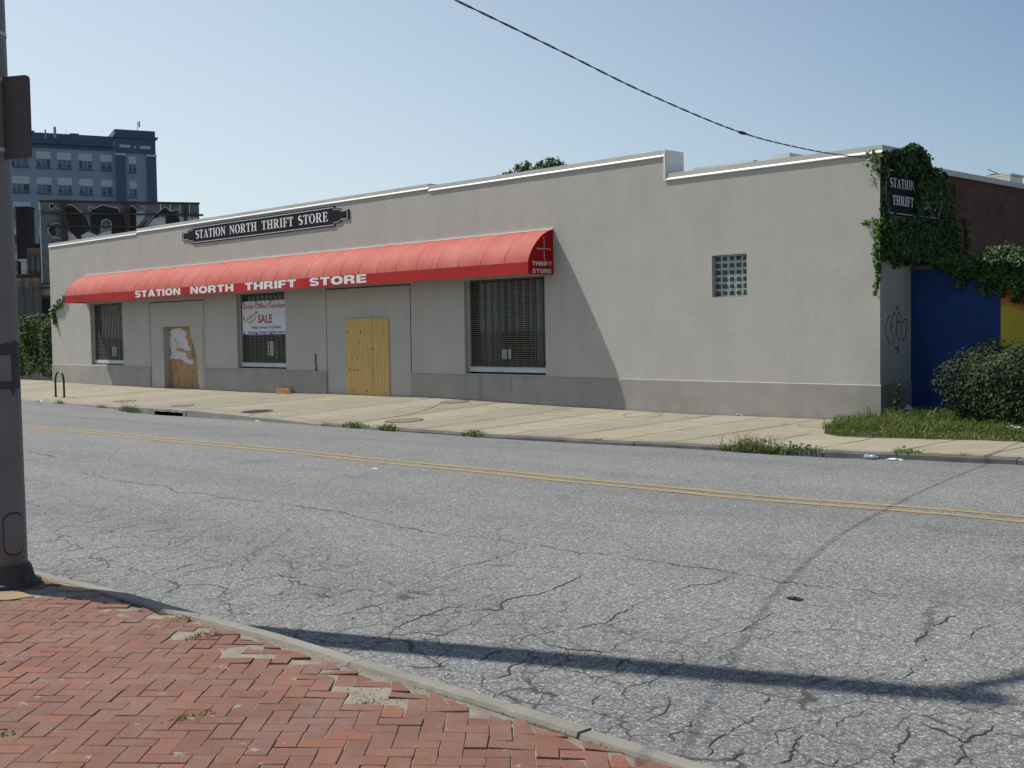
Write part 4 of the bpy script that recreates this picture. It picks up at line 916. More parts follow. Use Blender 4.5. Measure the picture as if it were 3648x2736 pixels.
# ------------------------------------------------------------------ signs
def rail(mb, loop, w, mapf, o):
    n = len(loop)
    for k in range(n):
        a, b = np.array(loop[k]), np.array(loop[(k + 1) % n]); d = b - a; L = np.linalg.norm(d)
        if L < 1e-6: continue
        d /= L; nn = np.array([-d[1], d[0]]) * w / 2; a2, b2 = a - d * w * .4, b + d * w * .4
        mb.poly([mapf(*(a2 - nn), o), mapf(*(b2 - nn), o), mapf(*(b2 + nn), o), mapf(*(a2 + nn), o)])
def board_loop(xl, xr, zb, zt, ear, step, n=5):
    """long board with stepped, rounded ears at both ends"""
    h = (zt - zb); zc = (zt + zb) / 2; q1, q2, q3 = h * .5, h * .375, h * .235
    def end(x, s):
        up = [(x, zc + q1), (x, zc + q2)]
        for k in range(n + 1):
            a = R_(90 * k / n); up.append((x + s * ear * (.08 + .42 * math.sin(a)), zc + q3 + (q2 - q3) * math.cos(a)))
        up += [(x + s * ear, zc + q3)]
        return up
    r = end(xr, 1); rd = [(a, 2 * zc - b) for a, b in r[::-1]]
    l = end(xl, -1); ld = [(a, 2 * zc - b) for a, b in l[::-1]]
    return r + rd + [(a, 2 * zc - b) for a, b in l] + l[::-1]
sg = thing('store_sign', 'long black name board with white serif letters above the red awning', 'sign', (-30.5, 19.15, 4.65))
loop = board_loop(-34.43, -26.60, 4.655, 5.215, .66, .1)
Ys = FY - .030
part('board', MB().prism([(x, Ys, z) for x, z in loop], (0, .028, 0)), 'signblack', sg)
inner = board_loop(-34.39, -26.64, 4.695, 5.175, .63, .1)
bm = MB(); rail(bm, inner, .022, front(Ys - .003), 0); part('border', bm, 'chalk', sg)
lm = MB()
for t, a, b in (('STATION', -34.22, -32.37), ('NORTH', -32.14, -30.57), ('THRIFT', -30.30, -28.62), ('STORE', -28.37, -26.91)): part('lettering', word(MB(), t, SERIF, a, b, 4.815, 5.08, front(Ys - .004), .07, 0), 'white', sg)
s2 = thing('store_sign', 'smaller black name board half covered by ivy on the side wall', 'sign', (XRt, 20.3, 3.7))
def side_loop(ya, yb, za, zb, e=.14):
    out = []
    for (yc, zc, sy, sz) in ((yb, zb, 1, 1), (yb, za, 1, -1), (ya, za, -1, -1), (ya, zb, -1, 1)):
        q = [(yc, zc), (yc, zc - sz * .09), (yc + sy * e * .35, zc - sz * .12), (yc + sy * e * .5, zc - sz * .20), (yc + sy * e, zc - sz * .22)]
        out += q if (sy * sz) > 0 else q[::-1]
    return out
Xs = XRt + .09
lp = side_loop(19.33, 21.30, 3.665, 4.48)
part('board', MB().prism([(Xs, y, z) for y, z in lp][::-1], (-.06, 0, 0)), 'signblack', s2)
bm = MB(); rail(bm, side_loop(19.36, 21.27, 3.695, 4.45, .12), .016, side(Xs + .003), 0); part('border', bm, 'chalk', s2)
lm = MB()
for t, a, b, c, d in (('STATION', 19.39, 20.30, 4.15, 4.32), ('NORTH', 20.42, 21.17, 4.13, 4.30), ('THRIFT', 19.48, 20.27, 3.845, 4.015), ('STORE', 20.40, 21.13, 3.83, 4.0)): part('lettering', word(MB(), t, SERIF, a, b, c, d, side(Xs + .004), .07, 0), 'white', s2)
# sale banner tied to the grille
bn = thing('sale_banner', 'white vinyl sale banner with red and blue lettering tied to a window shutter', 'banner', (-30.6, 19.25, 1.7))
Yb = FY + .10
part('sheet', MB().box((-31.72, Yb, 1.695), (-29.28, Yb + .004, 2.71)), 'banner', bn)
fb = front(Yb - .003)
def bx(a, b): p = on_y(850 + .1808 * a, 1030 + .1808 * b, Yb); return p[0], p[2]
part('red_lettering', plain_text('Great Office Furniture', -31.70, -29.24, bx(200, 392)[1], bx(600, 275)[1], fb, 0, .006), 'bannerred', bn)
part('red_lettering', plain_text('SALE', bx(383, 660)[0], bx(665, 660)[0], bx(383, 672)[1], bx(500, 500)[1], fb, 0, .02), 'bannerred', bn)
part('blue_lettering', plain_text('Friday, August 16 (2-8pm)', bx(258, 770)[0], bx(835, 770)[0], bx(500, 795)[1], bx(600, 718)[1], fb, 0, .01), 'bannerblue', bn)
part('blue_lettering', plain_text('Saturday, August 17 (9am-3pm)', bx(190, 870)[0], bx(912, 870)[0], bx(500, 890)[1], bx(600, 818)[1], fb, 0, .01), 'bannerblue', bn)
x0, z0 = bx(128, 672); x1, z1 = bx(385, 465); L = math.hypot(x1 - x0, z1 - z0); an_ = math.atan2(z1 - z0, x1 - x0)
part('gold_lettering', plain_text('Unbelievable', x0, x0 + L, z0, z0 + .11, fb, an_, .03), 'bannergold', bn)
x0, z0 = bx(212, 708); x1, z1 = bx(352, 592); L = math.hypot(x1 - x0, z1 - z0)
part('gold_lettering', plain_text('Prices!!', x0, x0 + L, z0, z0 + .10, fb, math.atan2(z1 - z0, x1 - x0), .03), 'bannergold', bn)
for a, b in ((105, 262), (345, 250), (637, 235), (120, 885), (357, 885), (645, 880), (103, 575)):
    p = bx(a, b); part('tie', MB().box((p[0] - .02, Yb - .012, p[1] - .04), (p[0] + .02, Yb - .004, p[1] + .05)), 'black', bn)
# notices behind the glass
def notice(x0, x1, z0, z1, Y, label, lines):
    t = thing('notice', label, 'notice', ((x0 + x1) / 2, Y, z0), 'paper notices in the store windows')
    part('sheet', MB().box((x0, Y, z0), (x1, Y + .003, z1)), 'paper', t)
    m = MB()
    for k in range(lines):
        z = z1 - (z1 - z0) * (k + 1) / (lines + 1); m.box((x0 + .03, Y - .003, z - .004), (x1 - .03 - .04 * (k % 3 == 2), Y - .002, z + .004))
    part('printed_lines', m, 'bannerblue', t)
notice(-20.24, -19.93, 1.03, 1.245, FY + .205, 'small white notice low in the large shuttered window under the awning end', 6)
notice(-30.50, -30.17, 1.05, 1.48, FY + .205, 'white notice in the window below the sale banner', 4)
notice(-40.93, -40.60, .98, 1.32, FY + .205, 'pale notice in the window at the far end of the awning', 4)

# ------------------------------------------------------------------ blue mural wall at the right of the store
mw = thing('mural_wall', 'low block wall painted blue with an orange and yellow shape, beside the store', 'wall', (-3, 20.34, 0))
WY = 20.34
part('wall', MB().box((XRt + .028, WY, -.8), (9, WY + .2, 2.70)), 'bluemural', mw)
part('wall_cap', MB().box((XRt + .028, WY - .04, 2.702), (9, WY + .24, 2.775)), 'ledge', mw)
cv = []
def mp(px, py): p = on_y(px, py, WY); return (p[0], p[2])
e0 = mp(3566, 1086)
cv = [e0, mp(3601, 1092), mp(3625, 1099), mp(3648, 1111), (-7.6, 1.75), (-6.9, 1.30), (-6.5, .75), (-6.4, -.2)]
ym = MB(); i = 0
loop = [(e0[0], -.2)] + cv
ym.poly([(a, WY - .003, b) for a, b in loop]); part('yellow_shape', ym, 'yellow', mw)
om = MB().poly([(a, WY - .003, b) for a, b in [(e0[0], 2.698)] + cv + [(-3.2, -.2), (-2.6, 1.2), (-2.9, 2.698)]]); part('orange_shape', om, 'orange', mw)

# ------------------------------------------------------------------ foliage builders
def leaves(pts, nrm, size, rng, droop=.3, jit=.7, aspect=1.35):
    """folded leaf (two triangles pairs) at every point, facing roughly along nrm"""
    mb = MB()
    for p, n_ in zip(pts, nrm):
        n_ = np.array(n_, float) + np.array([rng.gauss(0, jit), rng.gauss(0, jit), rng.gauss(0, jit)]) ; n_ /= np.linalg.norm(n_) + 1e-9
        t = np.array([rng.gauss(0, .6), rng.gauss(0, .6), -droop + rng.gauss(0, .5)]); t -= n_ * (t @ n_); t /= np.linalg.norm(t) + 1e-9
        b = np.cross(n_, t); s = size * rng.uniform(.6, 1.35); p = np.array(p)
        w = s * .5; l = s * aspect * .5; k = len(mb.v)
        mb.v += [tuple(p - t * l), tuple(p + b * w - n_ * w * .25 - t * l * .15), tuple(p + t * l), tuple(p - b * w - n_ * w * .25 - t * l * .15)]
        mb.f += [[k, k + 1, k + 2], [k, k + 2, k + 3]]
    return mb
def blades(mb, x, y, z, n, rng, h, spread, lean=.5, w=.006):
    for _ in range(n):
        a = rng.uniform(0, 6.283); r = spread * math.sqrt(rng.random()); bx_, by_ = x + r * math.cos(a), y + r * math.sin(a)
        hh = h * rng.uniform(.45, 1.2); le = hh * lean * rng.uniform(.2, 1.5); a2 = a + rng.gauss(0, .9); dx, dy = math.cos(a2) * le, math.sin(a2) * le
        a3 = rng.uniform(0, 3.14); wx, wy = math.cos(a3) * w, math.sin(a3) * w; k = len(mb.v)
        mb.v += [(bx_ - wx, by_ - wy, z), (bx_ + wx, by_ + wy, z), (bx_ + dx * .4 + wx * .8, by_ + dy * .4 + wy * .8, z + hh * .6), (bx_ + dx * .4 - wx * .8, by_ + dy * .4 - wy * .8, z + hh * .6), (bx_ + dx, by_ + dy, z + hh * (1 - .3 * lean))]
        mb.f += [[k, k + 1, k + 2, k + 3], [k + 3, k + 2, k + 4]]
# ---- ivy over the side wall and its sign
rv = random.Random(31)
iv = thing('ivy', 'dense dark ivy hanging over the side wall and its name board', 'ivy', (XRt, 20.4, 2.8))
P, N = [], []
def wallpatch(n, y0, y1, z0, z1, d0=.03, d1=.2, edge=True):
    for _ in range(n):
        y, z = rv.uniform(y0, y1), rv.uniform(z0, z1)
        P.append((XRt + rv.uniform(d0, d1), y, z)); N.append((1, -.25, .35))
def runner(y, z, dy, dz, n, sp=.05, out=(.02, .12)):
    for k in range(n):
        t = k / n; P.append((XRt + rv.uniform(*out), y + dy * t + rv.gauss(0, sp), z + dz * t + rv.gauss(0, sp))); N.append((1, -.3, .3))
for k in range(64):                                                              # curtains under the sign
    y = rv.uniform(19.25, 21.9); zt = rv.uniform(3.35, 3.72); zb = 2.80 + .25 * max(0, (19.75 - y)) * rv.uniform(-.6, .8) + rv.uniform(-.03, .16)
    runner(y, zt, rv.uniform(-.1, .18), zb - zt, 74, .045, (.02, .22))
for k in range(8): runner(19.27 + rv.uniform(-.03, .05), 4.72, rv.uniform(-.03, .05), -1.85, 70, .03, (.01, .11))
for k in range(8): runner(rv.uniform(20.30, 20.62), rv.uniform(4.45, 4.6), rv.uniform(-.1, .3), -rv.uniform(.6, .85), 38, .03, (.10, .22))
for k in range(8): runner(rv.uniform(20.72, 21.25), rv.uniform(4.4, 4.6), rv.uniform(-.1, .15), -rv.uniform(.5, .9), 22, .03, (.10, .2))
for k in range(7): runner(rv.uniform(21.48, 22.1), rv.uniform(4.2, 4.6), rv.uniform(-.1, .1), -rv.uniform(1.2, 1.8), 60, .035, (.01, .10))
for k in range(3): runner(rv.uniform(22.4, 22.75), 3.75, .05, -1.0, 34, .03, (.01, .06))
for k in range(26): runner(rv.uniform(19.4, 20.9), rv.uniform(4.55, 4.72), rv.uniform(-.15, .15), -rv.uniform(.08, .22), 26, .04, (.04, .22))
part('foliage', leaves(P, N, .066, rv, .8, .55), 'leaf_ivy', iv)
P, N = [], []
for cy, cz, r, n in ((19.68, 4.74, .13, 300), (19.95, 4.76, .13, 330), (20.2, 4.82, .14, 380), (20.42, 4.87, .14, 420), (20.6, 4.76, .14, 330), (20.8, 4.60, .12, 220), (21.05, 4.50, .09, 130), (20.36, 4.98, .05, 60), (19.42, 4.70, .08, 110), (21.5, 4.5, .09, 90), (20.3, 4.62, .20, 420), (20.6, 4.5, .2, 380), (19.9, 4.6, .16, 240)):
    for _ in range(n):
        v = np.array([rv.gauss(0, 1), rv.gauss(0, 1), rv.gauss(0, 1)]); v /= np.linalg.norm(v); q = rv.uniform(.35, 1.1)
        P.append((XRt + .02 + v[0] * r * q * 1.2, cy + v[1] * r * q * 1.25, cz + v[2] * r * q)); N.append(v + np.array([0, 0, .3]))
for k in range(12):
    y = rv.uniform(20.9, 21.5); 
    for j in range(6): P.append((XRt + .1 + rv.uniform(-.1, .1), y - .2 + j * .012, 4.86 - (y - 20.9) * .7 + rv.uniform(-.12, .08))); N.append((.5, 0, 1))
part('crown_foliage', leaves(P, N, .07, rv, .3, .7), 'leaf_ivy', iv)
# strands that reach round the corner, sunlight put into their brighter leaf colour
P, N = [], []
for cx, cz, sx, sz, n in ((-10.42, 4.52, .06, .16, 30), (-10.36, 4.70, .08, .05, 26)):
    for _ in range(n): P.append((cx + rv.gauss(0, sx), FY - rv.uniform(.02, .1), cz + rv.gauss(0, sz))); N.append((.2, -1, .5))
for k in range(300):
    t = rv.random(); z = 3.56 - 1.75 * t * .76; xx = -10.345 + .03 * math.sin(t * 11) + rv.gauss(0, .028) * (1.25 - t)
    P.append((xx + .03, FY - rv.uniform(.02, .13), z)); N.append((.3, -1, .6))
for k in range(40): t = rv.random(); P.append((-10.35 - .25 * t + rv.gauss(0, .015), FY - rv.uniform(.02, .09), 3.56 - .05 * t + rv.gauss(0, .03 * (1.3 - t)))); N.append((.2, -1, .6))
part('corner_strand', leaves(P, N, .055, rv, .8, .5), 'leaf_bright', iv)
st = MB()
for k in range(9):
    y = rv.uniform(19.3, 21.6); st.tube([(XRt + .01, y, 2.85), (XRt + .025, y + .06, 3.2), (XRt + .02, y - .03, 3.66)], .008, 5)
part('stem', st, 'bark', iv)
# ---- ivy spilling over the mural wall
rv = random.Random(41)
iw = thing('ivy', 'mound of green ivy spilling over the top of the blue mural wall', 'ivy', (-8.3, WY, 2.7))
P, N = [], []
TOPZ = [(-9.75, 2.80), (-9.34, 2.85), (-9.1, 2.87), (-8.9, 2.93), (-8.7, 3.0), (-8.5, 3.02), (-8.2, 2.96), (-7.6, 3.0), (-6.6, 2.95)]; BOTZ = [(-9.75, 2.78), (-9.45, 2.68), (-9.3, 2.56), (-9.04, 2.50), (-8.84, 2.44), (-8.6, 2.40), (-8.44, 2.32), (-8.2, 2.26), (-7.6, 2.2), (-6.6, 2.2)]
for _ in range(6200):
    x = rv.uniform(-9.75, -6.6); zt, zb = lerp(TOPZ, x), lerp(BOTZ, x); t = rv.random() ** 1.1; z = zt - (zt - zb) * t + rv.gauss(0, .03)
    y = WY - .05 - .30 * math.sin(min(1, t * 1.6 + .15) * 2.6) * rv.uniform(.35, 1.0) + (.18 if t < .25 else 0) * rv.random()
    P.append((x, y, z)); N.append((.1, -1, .75 - t * .5))
for k in range(34):
    x = rv.uniform(-9.45, -7.6); zb = lerp(BOTZ, x)
    for j in range(12): P.append((x + rv.gauss(0, .03), WY - rv.uniform(.03, .12), zb + .08 - .028 * j)); N.append((0, -1, .2))
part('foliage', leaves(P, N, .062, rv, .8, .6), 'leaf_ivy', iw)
part('inner_shade_box', MB().box((-9.3, WY + .02, 2.776), (-6.6, WY + .16, 2.84)), 'leafcore', iw)  # dark box added under the leaves for the ivy's inner shade
# ---- shrubs
def shrub(label, c, r, n, seed, leaf, cut=.0):
    rr = random.Random(seed); t = thing('shrub', label, 'shrub', (c[0], c[1], 0), 'shrubs in front of the mural wall'); P, N = [], []
    lob = [(rr.uniform(0, 6.28), rr.uniform(-.5, 1.0), rr.uniform(.10, .22)) for _ in range(26)]
    while len(P) < n:
        v = np.array([rr.gauss(0, 1), rr.gauss(0, 1), rr.gauss(0, 1)]); v /= np.linalg.norm(v)
        if v[2] < -.75: continue
        bumpv = sum(a * math.exp(-8 * ((math.atan2(v[1], v[0]) - th + 3.14) % 6.28 - 3.14) ** 2 - 9 * (v[2] - h) ** 2) for th, h, a in lob)
        q = (1 + bumpv) * rr.uniform(.80, 1.0) + (rr.uniform(0, .09) if rr.random() < .12 else 0)
        sq = 1 / (abs(v[0]) ** 3.2 + abs(v[1]) ** 3.2 + abs(v[2]) ** 3.2) ** (1 / 3.2)          # boxy, clipped once
        p = v * sq * .88 * q
        P.append((c[0] + p[0] * r[0], c[1] + p[1] * r[1], c[2] + p[2] * r[2])); N.append(v + np.array([0, 0, .55]))
    part('foliage', leaves(P, N, leaf, rr, .35, .55, 1.45), 'leaf_bush', t)
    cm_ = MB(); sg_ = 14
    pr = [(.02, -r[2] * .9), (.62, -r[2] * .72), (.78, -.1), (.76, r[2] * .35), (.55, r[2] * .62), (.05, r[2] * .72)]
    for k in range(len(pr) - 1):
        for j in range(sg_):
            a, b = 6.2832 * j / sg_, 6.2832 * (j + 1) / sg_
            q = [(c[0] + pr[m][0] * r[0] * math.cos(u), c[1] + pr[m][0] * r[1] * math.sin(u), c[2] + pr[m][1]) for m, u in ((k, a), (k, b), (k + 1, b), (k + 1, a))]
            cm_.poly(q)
    part('light_block_core', cm_, 'leafcore', t)  # dark solid lump added inside to block light between the leaves
    tr = MB()
    for k in range(6):
        a = k * 1.05; tr.tube([(c[0] + .1 * math.cos(a), c[1] + .1 * math.sin(a), 0), (c[0] + .5 * r[0] * math.cos(a), c[1] + .5 * r[1] * math.sin(a), c[2] * .7)], [.03, .015], 6)
    part('stem', tr, 'bark', t)
shrub('large round dark green shrub on the grass before the blue wall', (-7.66, 18.75, .60), (1.07, .85, .72), 16000, 51, .037)
shrub('second dark shrub partly hidden behind the large round shrub', (-6.05, 18.7, .62), (.62, .8, .80), 7000, 52, .037)
# sapling in the corner by the return
t = thing('weed', 'thin pale sapling against the corner of the grey store', 'weed', (-10.15, 19.45, 0)); P, N = [], []; tb = MB(); rr = random.Random(3)
for k in range(9):
    a, h = rr.uniform(0, 6.28), rr.uniform(.35, .75); tip = (-10.12 + .16 * math.cos(a), 19.4 + .16 * math.sin(a), .05 + h); tb.tube([(-10.12, 19.42, .0), (-10.12 + .06 * math.cos(a), 19.4 + .06 * math.sin(a), h * .6), tip], .004, 4)
    for j in range(14): q = rr.uniform(.5, 1.05); P.append((-10.12 + .16 * q * math.cos(a) + rr.gauss(0, .03), 19.4 + .16 * q * math.sin(a) + rr.gauss(0, .03), .05 + h * q + rr.gauss(0, .03))); N.append((.2, -.6, 1))
part('leaf_cluster', leaves(P, N, .035, rr, .2, .7), 'weed', t); part('stem', tb, 'bark', t)
# ---- grass plot
rr = random.Random(61)
def gz(x, y): return walk_z(x, min(y, FY)) + .02 + .035 * min(1, max(0, y - 16.5) / .8)
GEDGE = [(-10.62, 19.12), (-10.5, 18.2), (-10.25, 17.3), (-9.95, 16.72), (-9.6, 16.5), (-9.0, 16.42), (-8, 16.5), (-7, 16.55), (-5, 16.5), (6, 16.5)]
sm_ = MB()
def inplot(x, y):
    if y > WY - .03 or x > 6: return False
    if x < -10.25 and y > FY - .03: return False
    if x < -9.6:
        for (a, b), (c, d) in zip(GEDGE, GEDGE[1:5]):
            if d <= y <= b: return x > a + (c - a) * (b - y) / (b - d + 1e-9)
        return x > -10.25 if y > 19.12 else False
    return y > 16.45 + .05 * math.sin(x * 4)
soilp = [(a, b) for a, b in GEDGE] + [(6, WY - .005), (XRt + .03, WY - .005), (XRt + .03, FY - .028), (-10.6, FY - .028)]
cur = curve_geo(glyph_curve([soilp], 0)); sm_.v = [(a, b, gz(a, b) - .012) for a, b, _ in cur[0]]; sm_.f = cur[1]
i = len(sm_.v)
for (a, b), (c, d) in zip(soilp, soilp[1:] + soilp[:1]): sm_.poly([(a, b, gz(a, b) - .012), (a, b, gz(a, b) - .12), (c, d, gz(c, d) - .12), (c, d, gz(c, d) - .012)])
struct('lawn_soil', sm_, 'soil')
gr = MB(); n = 0
while n < 15000:
    x, y = rr.uniform(-10.7, -4.6), 16.35 + 4.0 * rr.random() ** 1.25
    if not inplot(x, y): continue
    h = .085 if y < 17 else .15
    if y > 18.6: h = .20
    if math.sin(x * 2.3 + y * 1.7) * math.sin(y * 2.9 - x) > .35: h *= .6
    blades(gr, x, y, gz(x, y) - .014, 2, rr, h * rr.choice((.6, .8, 1, 1, 1.5)), .03, .8, .006); n += 1
for x in np.arange(-4.6, 5.5, .03):
    y = 16.5 + rr.random() * 3; blades(gr, x, y, gz(x, y) - .014, 2, rr, .1, .05, .8, .008)
o = part('grass', gr, 'grass'); o['kind'] = 'stuff'
dg_ = MB(); n = 0
while n < 2600:
    x = rr.uniform(-10.3, -4.8); y = 16.42 + 1.5 * rr.random()
    if not inplot(x, y) or math.sin(x * 1.3 + .7) * math.sin(y * 3.1 + x) < rr.uniform(-.6, .7): continue
    blades(dg_, x, y, gz(x, y) - .014, 2, rr, .085, .03, 1.0, .006); n += 1
o = part('dry_grass', dg_, 'dry'); o['kind'] = 'stuff'

# ------------------------------------------------------------------ weeds along the kerbs
def weed(label, x, y, z, n, h, spread, seed, m='weed', lean=.8, leafy=0, stalks=0, group='weeds in the kerb cracks'):
    rr = random.Random(seed); h *= .78; t = thing('weed', label, 'weed', (x, y, z), group); mb = MB()
    for k in range(n):
        a = rr.gauss(0, 1); blades(mb, x + max(-1.6, min(1.6, a)) * spread * .55, y + rr.gauss(0, .05), z - .01, 1, rr, h * math.exp(-a * a * .35), .03, lean, .005)
    part('blades', mb, m, t)
    if leafy:
        P, N = [], []
        for k in range(leafy): a = rr.gauss(0, 1); P.append((x + max(-1.7, min(1.7, a)) * spread * .55, y + rr.gauss(0, .06), z + abs(rr.gauss(0, .4)) * h * math.exp(-a * a * .3) + .01)); N.append((0, -.4, 1))
        part('leaf_cluster', leaves(P, N, .035, rr, .1, .7), m, t)
    if stalks:
        sm2 = MB()
        for k in range(stalks): blades(sm2, x + rr.gauss(0, spread * .45), y + rr.gauss(0, .06), z, 1, rr, h * 1.7, .03, .7, .004)
        part('dry_stalk', sm2, 'dry', t)
wz = lambda x: lerp(KT, x)
weed('low spreading green weed on the kerb in front of the plywood door', -19.45, 14.42, wz(-19.45), 90, .16, .42, 71, leafy=190)
weed('bright bushy green weed on the kerb beside the spreading weed', -18.34, 14.40, wz(-18.34) - .02, 150, .20, .27, 72, leafy=260)
weed('green weed leaning along the kerb below the large shuttered window', -15.82, 14.42, wz(-15.8) - .03, 80, .20, .30, 73, leafy=130)
weed('dried grey weed lying flat on a kerb joint', -12.9, 14.52, wz(-12.9), 80, .07, .34, 74, 'dry', 1.6)
weed('largest clump of tall seeding grass and weeds on the far kerb', -9.72, 14.40, wz(-9.72) - .04, 420, .25, .62, 75, leafy=420, stalks=150)
weed('flat green weed on the kerb directly beside the tall seeding grass', -8.95, 14.44, wz(-8.95) - .0, 130, .15, .42, 76, leafy=160)
weed('small green tuft on the sidewalk edge before the grass plot', -7.42, 14.56, wz(-7.4), 80, .13, .22, 77, leafy=60)
weed('sparse thin weed at a kerb joint in front of the paper on the grass', -6.62, 14.52, wz(-6.6), 50, .07, .22, 78)
weed('grassy weed in the gutter next to the storm drain', -29.3, 14.30, lerp(GT, -29.3) + .02, 190, .30, .62, 79, leafy=120, stalks=25)
weed('small pale tuft in the gutter between bike rack and storm drain', -31.0, 14.32, lerp(GT, -31) + .02, 70, .20, .22, 80)
weed('yellow-green tuft in the gutter below the bike rack', -33.7, 14.32, lerp(GT, -33.7) + .02, 80, .20, .3, 81)
weed('faint tuft in the gutter beyond the steel pole', -38.2, 14.32, lerp(GT, -38.2) + .02, 40, .18, .35, 82, stalks=8)
def nweed(label, px, py, n, h, sp, seed, m='weed', lean=.9):
    p = on_z(px, py, -.045); weed(label, p[0], min(p[1], ky(p[0]) - KW - .02), near_z(p[0], p[1]), n, h, sp, seed, m, lean, group='tufts among the paving bricks')
nweed('bright green grass tuft beside the near kerb end of the pole shadow', 655, 2200, 90, .055, .055, 91)
nweed('straw coloured dry tuft in the grit by the near kerb', 725, 2262, 110, .05, .075, 92, 'dry')
nweed('olive tuft in the middle of the brick paving', 652, 2572, 140, .035, .06, 93)
nweed('tiny green tuft in the sandy gap in the bricks', 1295, 2505, 40, .03, .03, 94)
nweed('green tuft between bricks far from the kerb', 2, 2652, 50, .04, .04, 95)
# dirt and moss strip along the inside of the near kerb
ds = MB(); rr = random.Random(15)
for k in range(2600):
    x = rr.uniform(-9.0, -1.6); y = ky(x) - KW - .004 - abs(rr.gauss(0, .022)); blades(ds, x, y, near_z(x, y) - .012, 1, rr, .016, .008, 1.2, .002)
o = part('kerb_edge_moss', ds, 'dry'); o['kind'] = 'stuff'

# ------------------------------------------------------------------ storm drain inlet
sd = thing('storm_drain', 'curb inlet storm drain with a rough concrete lintel and black opening', 'drain', (-27.3, KY, -.3))
a, b = INLET; g0 = lerp(GT, -27.3)
rr = random.Random(2); lm = MB(); n = 24
xs_ = np.linspace(a - .15, b + .15, n); i = 0
for k, q in enumerate(xs_):
    zt = lerp(KT, q) + .012 + rr.uniform(-.008, .010); zb = zt - .085 - rr.uniform(0, .008); e = rr.uniform(-.012, .012)
    lm.v += [(q, KY - .025 + e, zb), (q, KY - .02 + e, zt - .03), (q, KY + .02 + e, zt), (q, KY + .42, zt - .006), (q, KY + .42, zb)]
    if k:
        o_ = (k - 1) * 5
        for j in range(5): lm.f.append([o_ + j, o_ + 5 + j, o_ + 5 + (j + 1) % 5, o_ + (j + 1) % 5])
lm.f += [[0, 1, 2, 3, 4], [(n - 1) * 5 + j for j in (4, 3, 2, 1, 0)]]
part('lintel', lm, 'kerb', sd)
for x0, x1 in ((a - .15, a), (b, b + .15)): part('side_block', MB().box((x0, KY - .025, g0 - .2), (x1, KY + .4, lerp(KT, x0) - .078)), 'kerb', sd)
ch = MB(); y0, y1, z0, z1 = KY + .0, KY + .9, g0 - .9, lerp(KT, -27.3) - .07
ch.poly([(a, y1, z0), (b, y1, z0), (b, y1, z1), (a, y1, z1)]); ch.poly([(a, y0, z0), (a, y1, z0), (a, y1, z1), (a, y0, z1)]); ch.poly([(b, y0, z0), (b, y0, z1), (b, y1, z1), (b, y1, z0)]); ch.poly([(a, y0, z0), (b, y0, z0), (b, y1, z0), (a, y1, z0)]); ch.poly([(a, y0 + .1, z1), (a, y1, z1), (b, y1, z1), (b, y0 + .1, z1)])
part('chamber', ch, 'dark', sd)
# ------------------------------------------------------------------ covers in the sidewalk
def cover(label, x, y, r, slots, seed, m='castiron'):
    t = thing('utility_cover', label, 'manhole cover', (x, y, walk_z(x, y)), 'covers set in the sidewalk'); mb = MB(); n = 32
    zc = lambda q, w: walk_z(q, w) + .006
    i = len(mb.v); mb.v += [(x, y, zc(x, y))] + [(x + r * math.cos(6.2832 * k / n), y + r * math.sin(6.2832 * k / n), zc(x + r * math.cos(6.2832 * k / n), y + r * math.sin(6.2832 * k / n))) for k in range(n)]
    mb.f += [[i, i + 1 + k, i + 1 + (k + 1) % n] for k in range(n)]; part('lid', mb, m, t)
    rm = MB()
    for k in range(n):
        q = [(x + rr_ * math.cos(6.2832 * j / n), y + rr_ * math.sin(6.2832 * j / n)) for rr_, j in ((r * .97, k), (r * 1.08, k), (r * 1.08, k + 1), (r * .97, k + 1))]
        rm.poly([(u, w, zc(u, w) + .003) for u, w in q])
    part('rim', rm, 'joint', t)
    if slots:
        sl = MB()
        for k in range(-4, 5):
            L = math.sqrt(max(.01, (r * .9) ** 2 - (k * r * .2) ** 2)); sl.poly([(u, w, zc(u, w) + .004) for u, w in ((x + k * r * .2 - .014, y - L), (x + k * r * .2 + .014, y - L), (x + k * r * .2 + .014, y + L), (x + k * r * .2 - .014, y + L))])
        part('grate_slot', sl, 'black', t)
pos = {k: walk_hit(*p) for k, p in dict(a=(915, 1466), b=(651, 1445), c=(445, 1429), d=(1629, 1431), e=(1440, 1499)).items()}
cover('dark slotted round grate in the sidewalk near the wood block', pos['a'][0], pos['a'][1], .36, True, 1)
cover('plain round cover in the sidewalk just behind the storm drain', pos['b'][0], pos['b'][1], .28, False, 2, 'wornlid')
cover('flat round cover in the sidewalk between bike rack and storm drain', pos['c'][0], pos['c'][1], .30, False, 3, 'wornlid')
cover('rusty round cover at the end of the curved joint near the wall', pos['d'][0], min(pos['d'][1], FY - .5), .32, False, 4, 'wornlid')
cover('brown round cover near the kerb behind the bright green weed', pos['e'][0], pos['e'][1], .38, False, 5, 'wornlid')
